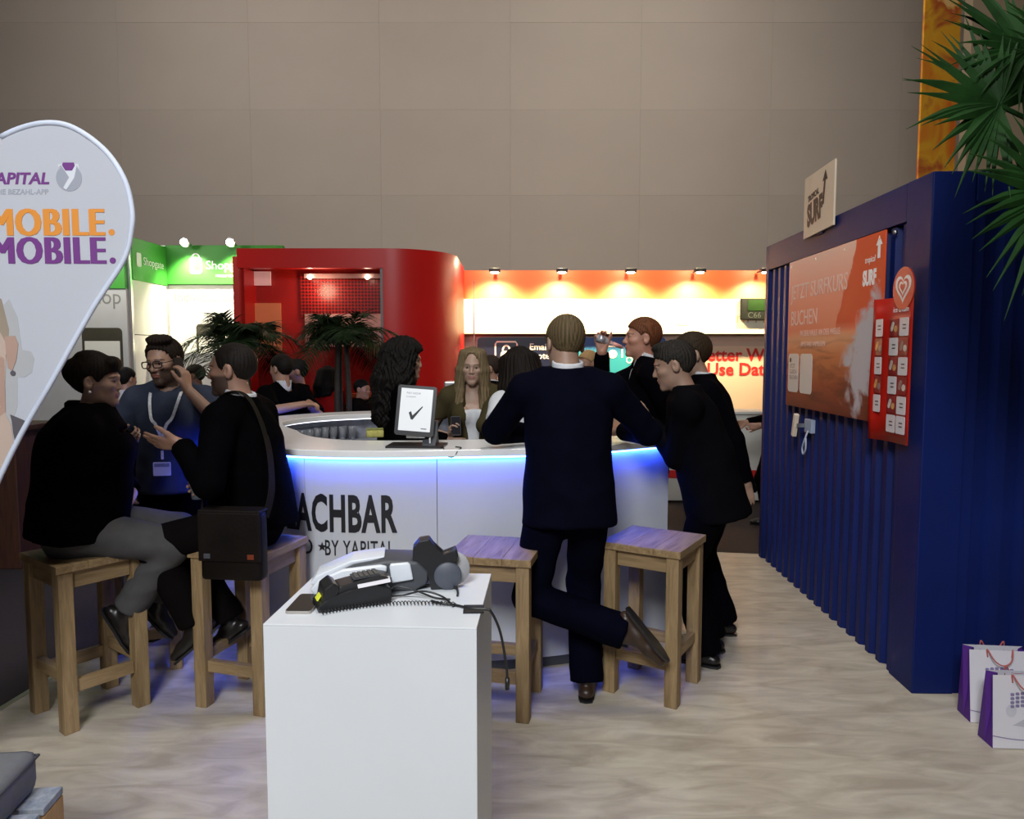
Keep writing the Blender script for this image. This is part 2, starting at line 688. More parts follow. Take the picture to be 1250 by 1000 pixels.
navy = board('navy_board', -1.88, -0.56, 1.10, 1.93, M_navy)
blue_b = board('blue_board', -0.50, 0.73, 0.92, 1.93, grad_mat('teal_print', (0.03, 0.30, 0.36), (0.03, 0.08, 0.26), 1.68, 1.82))
# lock symbol on the navy board
fx = frame_xz((-1.48, -0.032, 1.74))
M_lockp = mat('cream_print', (0.9, 0.8, 0.68), 0.5, var=0)


def bar_path(pts, w):
    """closed outline of a polyline of width w (2d)."""
    P = [Vector((p[0], p[1])) for p in pts]
    n = len(P)
    L, Q = [], []
    for i in range(n):
        t = (P[min(i + 1, n - 1)] - P[max(i - 1, 0)]).normalized()
        nn = Vector((-t.y, t.x)) * w / 2
        L.append(P[i] + nn)
        Q.append(P[i] - nn)
    return [(p.x, p.y) for p in L + Q[::-1]]


flat('lock_frame', bar_path([(-0.15, -0.13), (-0.15, 0.10), (-0.13, 0.13), (0.13, 0.13), (0.15, 0.10), (0.15, -0.02)], 0.022), M_lockp, navy, fx)
flat('lock_body', rrect(0.16, 0.13, 0.05, cy=-0.06), M_lockp, navy, fx)
flat('lock_shackle', bar_path([(0.05 * math.cos(a), 0.005 + 0.075 * math.sin(a)) for a in [PI * k / 8 for k in range(9)]], 0.024), M_lockp, navy, fx)
flat('key_hole', rrect(0.022, 0.05, 0.01, cy=-0.06), M_navy, navy, frame_xz((-1.48, -0.0342, 1.74)))
text('Email Fraud\nProtection', 0.125, M_lockp, navy, frame_xz((-1.16, -0.032, 1.76)), bold=0.002)
fx = frame_xz((0.0, -0.032, 1.70))
flat('mail_frame', bar_path([(-0.13, -0.10), (-0.13, 0.08), (-0.11, 0.11), (0.11, 0.11), (0.13, 0.08), (0.13, -0.05)], 0.02), M_lockp, blue_b, fx)
flat('mail_disc', disc(0.06), M_lockp, blue_b, fx)
text('Email\nOptimization', 0.125, M_lockp, blue_b, frame_xz((0.18, -0.032, 1.70)), bold=0.002)
M_redtext = mat('red_lettering', (0.62, 0.02, 0.015), 0.5, var=0)
text('Better Way to\n  Use Data', 0.24, M_redtext, em, frame_xz((1.19, 0.022, 1.61)), bold=0.006, line=0.84)
M_gold = mat('gold_lettering', (0.62, 0.50, 0.28), 0.4, var=0)
fx = frame_xz((0.98, -0.101, 2.20))
flat('logo_frame', bar_path([(0.06, -0.10), (-0.11, -0.10), (-0.13, -0.07), (-0.13, 0.08), (-0.11, 0.11), (0.13, 0.11), (0.15, 0.08), (0.15, -0.10)], 0.02), M_gold, em, fx)
flat('logo_frame', bar_path([(-0.05, -0.06), (-0.05, 0.05), (0.05, 0.05), (0.06, 0.0), (0.0, -0.01)], 0.022), M_gold, em, fx)
text('Return Path', 0.22, M_gold, em, frame_xz((1.25, -0.101, 2.13)), bold=0.001)

# spot lamps on the booth top
lens = mat_emit('lamp_lens', (1.0, 0.88, 0.66), 40)
M_fix = mat('lamp_housing', (0.05, 0.04, 0.035), 0.5)
for i, x in enumerate((-0.23, 0.665, 1.58, 2.5, 3.38)):
    nm = ['first spot lamp above the email booth, nearest the red booth', 'second spot lamp above the email booth, counting from the red booth',
          'middle spot lamp above the email booth', 'fourth spot lamp above the email booth, counting from the red booth',
          'last spot lamp above the email booth, half hidden by the blue container'][i]
    t = thing('spot_lamp', nm, 'lamp', (x, 9.92, 2.775), group='spot lamps above the email booth')
    bm = bmesh.new()
    bx(bm, (0, 0, 0.0), (0.15, 0.09, 0.05), bev=0.006)
    mobj('housing', bm, M_fix, t)
    bm = bmesh.new()
    bx(bm, (0, 0.18, 0.012), (0.03, 0.32, 0.02))
    mobj('arm', bm, M_fix, t)
    bm = bmesh.new()
    lathe(bm, [(0.0, -0.036), (0.05, -0.034), (0.055, -0.024)], 14)
    mobj('lens', bm, lens, t)
    s = spot('lamp_beam', (0, 0, -0.04), (0.0, 0.30, -0.75), 420, 128, (1.0, 0.80, 0.46), 0.8)
    s.parent = t
    l = bpy.data.lights.new('lamp_glow', 'POINT')
    l.energy = 16
    l.color = (1, 0.8, 0.5)
    lo = bpy.data.objects.new('lamp_glow', l)
    link(lo, t)
    lo.location = (0, 0.05, 0.12)

# counter of the email booth, low, partly hidden
ec = thing('booth_counter', 'pale counter with red band at the email booth behind the leaning men', 'counter', (2.32, 8.55, -0.035))
box_obj('body', (0, 0, 0.52), (1.16, 0.35, 1.0), M_offwhite, ec, bev=0.01)
box_obj('worktop', (0, 0, 1.035), (1.22, 0.42, 0.03), M_offwhite, ec, bev=0.006)
box_obj('red_stripe', (0, -0.178, 0.33), (1.16, 0.006, 0.09), M_redtext, ec)
text('R', 0.16, M_ink, ec, frame_xz((0.22, -0.18, 0.74)))
text('Return Path', 0.10, M_redtext, ec, frame_xz((-0.3, -0.18, 0.74)))

# ------------------------------------------------------------------ white and green booth (left)
sb = thing('shop_booth', 'white booth with green header panels behind the phone man', 'booth', (-4.33, 9.3, -0.035))
M_green = mat('green_header', (0.045, 0.30, 0.03), 0.5, var=0.10, scale=1.5)
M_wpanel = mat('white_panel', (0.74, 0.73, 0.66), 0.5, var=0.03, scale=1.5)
M_gtext = mat('grey_lettering', (0.22, 0.22, 0.20), 0.5, var=0)
box_obj('front_panel', (0.74, 0.05, 1.28), (1.48, 0.06, 2.56), M_wpanel, sb, bev=0.004)
hf = box_obj('header', (0.74, 0.03, 2.81), (1.48, 0.09, 0.48), M_green, sb, bev=0.004)
# side wall comes towards the camera
sd = Vector((-0.03, -1.0, 0)).normalized()
ang = math.atan2(sd.y, sd.x)
sm = sd * 0.4
for (z0, z1) in ((0, 0.62), (0.63, 1.28), (1.29, 1.92), (1.93, 2.55)):
    box_obj('side_panel', (sm.x, sm.y, (z0 + z1) / 2), (0.8, 0.05, z1 - z0), M_wpanel, sb, (0, 0, ang), bev=0.004)
box_obj('header', (sm.x, sm.y, 2.79), (0.8, 0.07, 0.48), M_green, sb, (0, 0, ang), bev=0.004)
box_obj('corner_post', (0.0, 0.0, 1.52), (0.06, 0.08, 3.05), M_chrome, sb)
box_obj('corner_post', (sd.x * 0.82, sd.y * 0.82, 1.5), (0.05, 0.05, 3.0), M_chrome, sb)
# panel parallel to the front, nearer and further left
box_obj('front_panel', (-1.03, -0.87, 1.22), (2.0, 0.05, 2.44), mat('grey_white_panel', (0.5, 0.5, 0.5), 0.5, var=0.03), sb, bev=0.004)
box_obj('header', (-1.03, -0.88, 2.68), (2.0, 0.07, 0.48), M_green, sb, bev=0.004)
fx = frame_xz((0.40, -0.02, 2.80))
flat('bag_logo', rrect(0.15, 0.20, 0.03), M_wprint, sb, fx)
flat('bag_logo_hole', rrect(0.075, 0.125, 0.015), M_green, sb, frame_xz((0.415, -0.0225, 2.805)))
flat('bag_logo_handle', bar_path([(0.045 * math.cos(a), 0.095 + 0.05 * math.sin(a)) for a in [PI * k / 8 for k in range(9)]], 0.014), M_wprint, sb, fx)
text('Shopgate', 0.150, M_wprint, sb, frame_xz((0.52, -0.0185, 2.755)))
text('MOBILE COMMERCE', 0.04, M_wprint, sb, frame_xz((0.64, -0.0185, 2.66)))
fs = frame_xz((sd.x * 0.74 + 0.038, sd.y * 0.74, 2.76), (-sd.x, -sd.y, 0))
text('Shopgate', 0.13, M_wprint, sb, frame_xz((sd.x * 0.58 + 0.040, sd.y * 0.58, 2.745), (-sd.x, -sd.y, 0)))
flat('bag_logo', rrect(0.10, 0.16, 0.02), M_wprint, sb, frame_xz((sd.x * 0.67 + 0.0375, sd.y * 0.67, 2.79), (-sd.x, -sd.y, 0)))
text('Individuelles', 0.165, M_gtext, sb, frame_xz((0.10, 0.019, 2.36)), sx=0.9)
text('Online Shop', 0.24, M_gtext, sb, frame_xz((-1.17, -0.896, 2.27)), sx=0.9)
M_phonep = mat('dark_olive_print', (0.05, 0.045, 0.03), 0.5, var=0.1)


def phone_print(x, y, z, w, h):
    m2 = frame_xz((x, y, z))
    flat('phone_print', rrect(w, h, 0.05), M_phonep, sb, m2)
    flat('phone_print_screen', rrect(w - 0.06, h - 0.26, 0.005, cy=-0.02), M_wpanel, sb, frame_xz((x, y - 0.002, z)))


phone_print(0.62, 0.018, 1.63, 0.52, 0.90)
phone_print(-0.32, -0.897, 1.56, 0.46, 0.88)
box_obj('display_shelf', (0.35, -0.28, 0.86), (0.9, 0.5, 1.72), M_wpanel, sb, bev=0.01)
M_ceil_l = mat_emit('booth_lens', (1.0, 0.95, 0.82), 16)
for i, x in enumerate((0.34, 0.90)):
    t = thing('spot_lamp', ['left one of the two round lamps on the green header', 'right one of the two round lamps on the green header'][i], 'lamp',
              (-4.33 + x, 9.12, 3.03), group='lamps over the green header')
    bm = bmesh.new()
    lathe(bm, [(0.0, 0.02), (0.05, 0.02), (0.065, -0.015), (0.055, -0.02)], 16, M=Euler((R(-62), 0, 0)).to_matrix())
    mobj('housing', bm, M_chrome, t, True)
    bm = bmesh.new()
    lathe(bm, [(0.0, -0.034), (0.05, -0.024)], 16, M=Euler((R(-62), 0, 0)).to_matrix())
    bmesh.ops.recalc_face_normals(bm, faces=bm.faces)
    mobj('lens', bm, M_ceil_l, t)
    bm = bmesh.new()
    tube(bm, [(0, 0.0, 0.0), (0, 0.12, 0.0), (0, 0.2, -0.02)], 0.012)
    mobj('arm', bm, M_chrome, t)
    s = spot('lamp_beam', (0, -0.06, -0.06), (0.05, 0.16, -0.9), 120, 110, (1.0, 0.93, 0.72), 0.8)
    s.parent = t
area('booth_wash', (-4.6, 7.6, 3.1), (-4.0, 9.3, 1.6), 16, 0.5, (1.0, 0.96, 0.85))

# dark brown counter far left, behind the seated woman
lc = thing('wooden_counter', 'dark reddish brown wooden counter in the shadow behind the seated woman', 'counter', (-4.75, 6.0, -0.035))
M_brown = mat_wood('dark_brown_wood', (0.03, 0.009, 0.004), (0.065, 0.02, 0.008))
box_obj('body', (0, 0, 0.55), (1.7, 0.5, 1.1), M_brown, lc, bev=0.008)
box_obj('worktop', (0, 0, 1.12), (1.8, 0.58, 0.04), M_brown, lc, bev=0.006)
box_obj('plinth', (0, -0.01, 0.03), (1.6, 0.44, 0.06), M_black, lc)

# aisle sign fixed on the cream fascia at the right
sg = thing('aisle_sign', 'small dark green aisle sign beside the blue container', 'sign', (3.36, 10.17, 2.28))
box_obj('panel', (0, 0, 0), (0.46, 0.05, 0.29), mat('sign_grey', (0.006, 0.007, 0.006), 0.7, spec=0.1), sg, bev=0.006)
box_obj('green_field', (0.03, -0.027, 0.05), (0.34, 0.005, 0.15), mat('sign_green', (0.003, 0.014, 0.001), 0.7, spec=0.1), sg)
text('C66', 0.11, mat('sign_text', (0.03, 0.035, 0.03), 0.5, var=0), sg, frame_xz((-0.14, -0.0265, -0.12)))

# ------------------------------------------------------------------ blue container
ct = thing('blue_container', 'dark blue corrugated steel container on the right edge of the stand', 'container', (1.975, 3.527, 0))
ang_c = math.atan2(2.477, 0.07) - PI / 2          # the long side runs almost straight back
ct.rotation_euler = (0, 0, ang_c)
CL, CH = 2.48, 2.53


def corr(n0, n1, pitch, depth):
    """trapezoid profile [(s, d)] from n0 to n1."""
    p = []
    s = n0
    while s < n1 - 1e-6:
        for (f, d) in ((0.0, 0), (0.36, 0), (0.5, depth), (0.86, depth)):
            q = s + f * pitch
            if q < n1:
                p.append((q, d))
        s += pitch
    p.append((n1, 0))
    return p


def corr_sheet(bm, prof, z0, z1, fn):
    vs = [(bm.verts.new(fn(s, d, z0)), bm.verts.new(fn(s, d, z1))) for s, d in prof]
    for i in range(len(vs) - 1):
        bm.faces.new((vs[i][0], vs[i + 1][0], vs[i + 1][1], vs[i][1]))


bm = bmesh.new()
corr_sheet(bm, corr(0.24, CL - 0.06, 0.128, 0.032), 0.0, 2.33, lambda s, d, z: (0.012 + d, s, z))
mobj('side_sheet', bm, M_blue, ct)
bm = bmesh.new()
corr_sheet(bm, corr(0.2, 2.3, 0.15, 0.034), 0.0, 2.40, lambda s, d, z: (s, 0.012 + d, z))
mobj('end_sheet', bm, M_blue, ct)
for nm, c, s in (('corner_post', (0.1, 0.12, CH / 2), (0.2, 0.24, CH)), ('corner_post', (0.08, CL - 0.03, CH / 2), (0.16, 0.07, CH)),
                 ('corner_post', (2.35, 0.06, CH / 2), (0.12, 0.12, CH))):
    box_obj(nm, c, s, M_blue, ct, bev=0.006)
box_obj('top_rail', (0.051, CL / 2 + 0.09, 2.434), (0.1, CL - 0.30, 0.19), M_blue, ct, bev=0.004)
box_obj('top_rail', (1.24, 0.051, 2.459), (2.07, 0.1, 0.14), M_blue, ct, bev=0.005)
box_obj('roof', (1.2, CL / 2, 2.5), (2.38, CL - 0.06, 0.03), M_blue, ct)
bm = bmesh.new()
bx(bm, (1.2, CL - 0.02, 1.25), (2.3, 0.03, 2.4))
bx(bm, (2.38, CL / 2, 1.25), (0.03, CL - 0.1, 2.4))
mobj('rear_sheet', bm, M_blue, ct)


def sidepoint(s, z, off=0.0):
    """point on the long side, s metres from the front corner."""
    a = ang_c
    return Vector((1.975 - math.sin(a) * s - off * math.cos(a), 3.527 + math.cos(a) * s - off * math.sin(a), z))


sidedir = Vector((-math.sin(ang_c), math.cos(ang_c), 0))


def side_frame(s, z, off=0.0):
    """reading direction runs from the far end to the near corner."""
    return frame_xz(sidepoint(s, z, off), -sidedir)


# surf poster
def surf_poster_mat():
    m, nt, b = _nt('surf_print')
    tc = nt.nodes.new('ShaderNodeTexCoord')
    sp = nt.nodes.new('ShaderNodeSeparateXYZ')
    nt.links.new(tc.outputs['Object'], sp.inputs[0])     # local x 0..1.4, y 0..1.02

    def math_(op, a, b2=None, v=None):
        n = nt.nodes.new('ShaderNodeMath')
        n.operation = op
        for i, q in enumerate((a, b2)):
            if q is None:
                continue
            if isinstance(q, (int, float)):
                n.inputs[i].default_value = q
            else:
                nt.links.new(q, n.inputs[i])
        return n.outputs[0]

    def ramp(f, st):
        r = nt.nodes.new('ShaderNodeValToRGB')
        cr = r.color_ramp
        while len(cr.elements) < len(st):
            cr.elements.new(0.5)
        for e, (p, c) in zip(cr.elements, st):
            e.position = p
            e.color = (*c, 1)
        nt.links.new(f, r.inputs[0])
        return r.outputs[0]

    def mixc(f, a, c):
        mx = nt.nodes.new('ShaderNodeMix')
        mx.data_type = 'RGBA'
        nt.links.new(f, mx.inputs[0])
        for i, q in ((6, a), (7, c)):
            if isinstance(q, tuple):
                mx.inputs[i].default_value = (*q, 1)
            else:
                nt.links.new(q, mx.inputs[i])
        return mx.outputs[2]

    def noise(sc, det=5, dist=0.0, scale3=None):
        n = nt.nodes.new('ShaderNodeTexNoise')
        n.inputs['Scale'].default_value = sc
        n.inputs['Detail'].default_value = det
        n.inputs['Distortion'].default_value = dist
        src = tc.outputs['Object']
        if scale3:
            mp = nt.nodes.new('ShaderNodeMapping')
            mp.inputs['Scale'].default_value = scale3
            mp.inputs['Rotation'].default_value = (0, 0, R(-50))
            nt.links.new(src, mp.inputs[0])
            src = mp.outputs[0]
        nt.links.new(src, n.inputs['Vector'])
        return n.outputs['Fac']
    X, Y = sp.outputs[0], sp.outputs[1]
    n1 = noise(3.0)
    yy = math_('ADD', Y, math_('MULTIPLY', math_('SUBTRACT', n1, 0.5), 0.06))
    base = ramp(yy, [(0.0, (0.14, 0.02, 0.01)), (0.16, (0.30, 0.06, 0.02)), (0.36, (0.60, 0.19, 0.06)), (0.47, (0.80, 0.38, 0.20)),
                     (0.53, (0.80, 0.25, 0.13)), (0.75, (0.88, 0.34, 0.22)), (1.0, (0.92, 0.58, 0.46))])
    # streaks of the water surface in the lower half
    st = noise(2.6, 4, 0.6, (0.8, 5, 1))
    low = ramp(Y, [(0.38, (1, 1, 1)), (0.5, (0, 0, 0))])
    streak = ramp(st, [(0.45, (0, 0, 0)), (0.7, (1, 1, 1))])
    base = mixc(math_('MULTIPLY', low, math_('MULTIPLY', streak, 0.8)), base, (0.10, 0.02, 0.01))
    # red cliff at the upper right: x beyond a wavy line that leans with height
    n2 = noise(5.0, 4)
    edge = math_('SUBTRACT', math_('ADD', X, math_('MULTIPLY', n2, 0.22)), math_('ADD', math_('MULTIPLY', Y, 0.62), 0.60))
    cl = ramp(edge, [(0.0, (0, 0, 0)), (0.02, (1, 1, 1))])
    up = ramp(Y, [(0.50, (0, 0, 0)), (0.56, (1, 1, 1))])
    base = mixc(math_('MULTIPLY', cl, up), base, (0.68, 0.085, 0.02))
    # white wave spray at the lower right
    dx = math_('MULTIPLY', math_('SUBTRACT', X, 1.24), 3.1)
    dy = math_('MULTIPLY', math_('SUBTRACT', Y, math_('ADD', 0.35, math_('MULTIPLY', math_('SUBTRACT', X, 1.2), 0.6))), 3.0)
    r2 = math_('SQRT', math_('ADD', math_('MULTIPLY', dx, dx), math_('MULTIPLY', dy, dy)))
    n3 = noise(7.0, 6, 0.8)
    wv = math_('SUBTRACT', math_('ADD', 1.0, math_('MULTIPLY', math_('SUBTRACT', n3, 0.5), 1.7)), r2)
    wm = ramp(wv, [(0.15, (0, 0, 0)), (0.5, (1, 1, 1))])
    base = mixc(wm, base, (0.52, 0.50, 0.54))
    nt.links.new(base, b.inputs['Base Color'])
    b.inputs['Roughness'].default_value = 0.55
    b.inputs['Specular IOR Level'].default_value = 0.2
    return m


pw, ph = 1.44, 1.02
po = thing('surf_poster', 'large orange surf course poster hung on the blue container', 'poster', sidepoint(0.40 + pw, 1.305, 0.018))
po.matrix_world = side_frame(0.40 + pw, 1.305, 0.018)
bm = bmesh.new()
prism(bm, [(0, 0), (pw, 0), (pw, ph), (0, ph)], 0.012)
mobj('printed_sheet', bm, surf_poster_mat(), po)
M_pprint = mat('pale_pink_print', (0.85, 0.62, 0.54), 0.55, var=0, spec=0.2)
I4 = Matrix.Identity(4)


def PT(x, y, z=0.013):
    return Matrix.Translation((x, y, z))


text('JETZT SURFKURS\nBUCHEN', 0.145, M_pprint, po, PT(0.06, 0.75), sx=0.86, ext=0.0004, line=1.25)
text('IN DER HALLE AN DER WELLE', 0.055, M_pprint, po, PT(0.25, 0.49), sx=0.9, ext=0.0004)
text('AM STAND ANMELDEN', 0.045, M_pprint, po, PT(0.27, 0.42), sx=0.9, ext=0.0004)
M_qr = mat('white_sticker', (0.72, 0.66, 0.62), 0.45, var=0.03)
flat('white_field', rrect(0.20, 0.27, 0.03, cx=0.14, cy=0.235), M_qr, po, PT(0, 0, 0.012))
flat('white_field', rrect(0.22, 0.27, 0.03, cx=0.38, cy=0.235), M_qr, po, PT(0, 0, 0.012))
text('JETZT\nGLEICH\nBUCHEN', 0.04, mat('dark_brown_print', (0.12, 0.05, 0.03), 0.5, var=0), po, PT(0.07, 0.27), ext=0.0006)
flat('drop_logo', disc(0.018, 12, 0.08, 0.325), M_ink, po, PT(0, 0, 0.0135), 0.001)
text('tropical', 0.05, M_wprint, po, PT(1.22, 0.87), sx=0.8, ext=0.0004, shear=0.1)
text('SURF', 0.11, M_wprint, po, PT(1.20, 0.75), sx=0.65, bold=0.006, ext=0.0004)
flat('arrow_logo', [(1.37, 0.88), (1.40, 0.88), (1.40, 0.95), (1.42, 0.95), (1.385, 1.0), (1.35, 0.95), (1.37, 0.95)], M_wprint, po, PT(0, 0), 0.0008)
for x in (0.05, 0.5, 0.95, 1.39):
    bm = bmesh.new()
    prism(bm, disc(0.008, 10, x, ph - 0.035), 0.004, PT(0, 0, 0.012))
    mobj('eyelet', bm, M_chrome, po)

# bolt on the container beside the poster
bm = bmesh.new()
lathe(bm, [(0.0, 0.018), (0.009, 0.016), (0.013, 0.0)], 12)
bo = mobj('bolt', bm, M_chrome, ct, True)
bo.matrix_parent_inverse = Matrix.Identity(4)
bo.location = (-0.002, 0.33, 2.30)
bo.rotation_euler = (0, R(-90), 0)

# white sign on the roof edge
s1 = thing('roof_sign', 'white board with surf lettering and arrow on the container roof edge', 'sign')
s1.matrix_world = side_frame(1.60, 2.455, 0.012)
bm = bmesh.new()
prism(bm, [(0, 0), (0.50, 0.015), (0.50, 0.415), (0, 0.405)], 0.012)
mobj('board', bm, mat('cream_board', (0.66, 0.55, 0.42), 0.55, var=0.04), s1)
M_bp = mat('brown_black_print', (0.03, 0.008, 0.006), 0.5, var=0)
text('SURF', 0.19, M_bp, s1, PT(0.07, 0.075) @ Euler((0, 0, R(8))).to_matrix().to_4x4(), sx=0.60, bold=0.012, ext=0.0004, shear=0.12)
text('TROPICAL', 0.05, M_bp, s1, PT(0.07, 0.235) @ Euler((0, 0, R(8))).to_matrix().to_4x4(), sx=0.8, bold=0.003, ext=0.0004, shear=0.12)
flat('arrow_logo', [(0.315, 0.17), (0.345, 0.175), (0.365, 0.32), (0.395, 0.32), (0.36, 0.385), (0.315, 0.32), (0.34, 0.32)], M_bp, s1, PT(0, 0), 0.0008)
box_obj('bracket', (0.25, 0.02, -0.03), (0.1, 0.05, 0.06), M_blue, s1)

# ice cream price board
ib = thing('ice_cream_board', 'glossy red ice cream price board with heart emblem beside the surf poster', 'sign')
ib.matrix_world = side_frame(0.395, 1.225, 0.032)
M_red = mat('red_sheet', (0.42, 0.015, 0.008), 0.3, var=0.05, scale=6, spec=0.3)


def bend(x):
    """the sheet curls away from the container at its left edge."""
    return 0.004 + 0.045 * max(0.0, (0.15 - x) / 0.15) ** 2


bm = bmesh.new()
nx, bw, bh = 16, 0.325, 0.735
for zo in (0.0, 0.004):
    pass
grid = []
for i in range(nx + 1):
    x = bw * i / nx
    grid.append([bm.verts.new((x, y + 0.006 * math.sin(9 * y) * (1 if i == 0 else 0), bend(x) + 0.006 * math.sin(7 * y) * max(0, 1 - x / 0.15))) for y in (0, 0.12, 0.25, 0.37, 0.49, 0.61, bh)])
for i in range(nx):
    for j in range(6):
        bm.faces.new((grid[i][j], grid[i + 1][j], grid[i + 1][j + 1], grid[i][j + 1]))
g = mobj('curved_sheet', bm, M_red, ib, True)
sol = g.modifiers.new('thickness', 'SOLIDIFY')
sol.thickness = 0.004


def heart(s):
    o = []
    for k in range(40):
        t = 2 * PI * k / 40
        o.append((s * 16 * math.sin(t) ** 3 / 17, s * (13 * math.cos(t) - 5 * math.cos(2 * t) - 2 * math.cos(3 * t) - math.cos(4 * t)) / 17))
    return o


bm = bmesh.new()
prism(bm, disc(0.105, 28), 0.006, PT(0.235, 0.775, 0.003))
mobj('emblem_plate', bm, M_red, ib)
for s_, m_, z_ in ((0.082, M_wprint, 0.0092), (0.060, M_red, 0.0100), (0.042, M_wprint, 0.0108), (0.026, M_red, 0.0116)):
    flat('heart_emblem', heart(s_), m_, ib, PT(0.235, 0.78, z_), 0.0008)
text('ice cream', 0.04, M_wprint, ib, PT(0.14, 0.660, 0.008), ext=0.0005)
cols_ = [(0.35, 0.16, 0.05), (0.62, 0.55, 0.5), (0.16, 0.05, 0.03), (0.55, 0.3, 0.1), (0.5, 0.12, 0.16), (0.3, 0.2, 0.18)]
M_ic = [mat('ice_print', c, 0.4, var=0.3, scale=30) for c in cols_]
M_card = mat('white_card', (0.66, 0.64, 0.66), 0.4, var=0.03)
M_foodbg = mat('dark_red_print', (0.22, 0.02, 0.02), 0.35, var=0.3, scale=25)
for r_ in range(6):
    y = 0.585 - r_ * 0.098
    for c_ in range(3):
        x = 0.062 + c_ * 0.098
        white = (r_ + c_) % 2 == 0 if r_ < 5 else c_ > 0
        if c_ == 0 and r_ == 5:
            continue
        z = bend(x - 0.035) + 0.004
        cw = 0.090 if c_ else 0.075
        if white:
            cd = flat('white_card', rrect(cw, 0.090, 0.008), M_card, ib, PT(x, y, z), 0.002)
            for q in range(2):
                flat('price_mark', rrect(0.034, 0.006, 0.002), M_dark, cd, PT(x + 0.004, y + 0.01 - 0.018 * q, z + 0.0022), 0.0006)
        else:
            cd = flat('picture_card', rrect(cw, 0.090, 0.008), M_foodbg, ib, PT(x, y, z), 0.002)
            flat('ice_lolly', rrect(0.024, 0.052, 0.012), M_ic[(r_ * 3 + c_) % 6], cd, PT(x - 0.015, y + 0.004, z + 0.0022) @ Euler((0, 0, R(-25))).to_matrix().to_4x4(), 0.001)
            flat('ice_cup', disc(0.017, 14), M_ic[(r_ * 3 + c_ + 2) % 6], cd, PT(x + 0.02, y - 0.008, z + 0.0022), 0.001)

# handle with cable
hd = thing('container_handle', 'small white lever with a looped cable below the surf poster', 'handle')
hd.matrix_world = side_frame(1.46, 1.19, 0.0)
M_ivory = mat('ivory_plastic', (0.7, 0.62, 0.5), 0.45, var=0.03)
box_obj('backplate', (0.05, 0.0, 0.012), (0.12, 0.09, 0.03), mat('pale_blue_plastic', (0.3, 0.36, 0.5), 0.5), hd, bev=0.004)
box_obj('lever', (-0.02, 0.0, 0.085), (0.035, 0.16, 0.03), M_ivory, hd, (0, 0, R(-16)), bev=0.006)
box_obj('pin', (0.0, 0.0, 0.045), (0.025, 0.025, 0.08), M_chrome, hd)
bm = bmesh.new()
tube(bm, catmull([(0.07, -0.03, 0.03), (0.07, -0.09, 0.05), (0.03, -0.15, 0.05), (0.05, -0.19, 0.05), (0.09, -0.15, 0.05), (0.075, -0.08, 0.045)], 6), 0.006, 7)
mobj('cable', bm, mat('pale_blue_cable', (0.4, 0.45, 0.55), 0.5), hd, True)

# ------------------------------------------------------------------ shopping bags
M_bagw = mat('white_paper', (0.70, 0.69, 0.75), 0.5, var=0.03, scale=5)
M_bagp = mat('purple_paper', (0.07, 0.008, 0.20), 0.5, var=0.05)
M_bagprint = mat('violet_print', (0.24, 0.20, 0.36), 0.5, var=0.15, scale=60)
M_baggrey = mat('grey_print', (0.50, 0.50, 0.57), 0.5, var=0.10, scale=150)
M_cord = mat('red_cord', (0.42, 0.10, 0.10), 0.6)


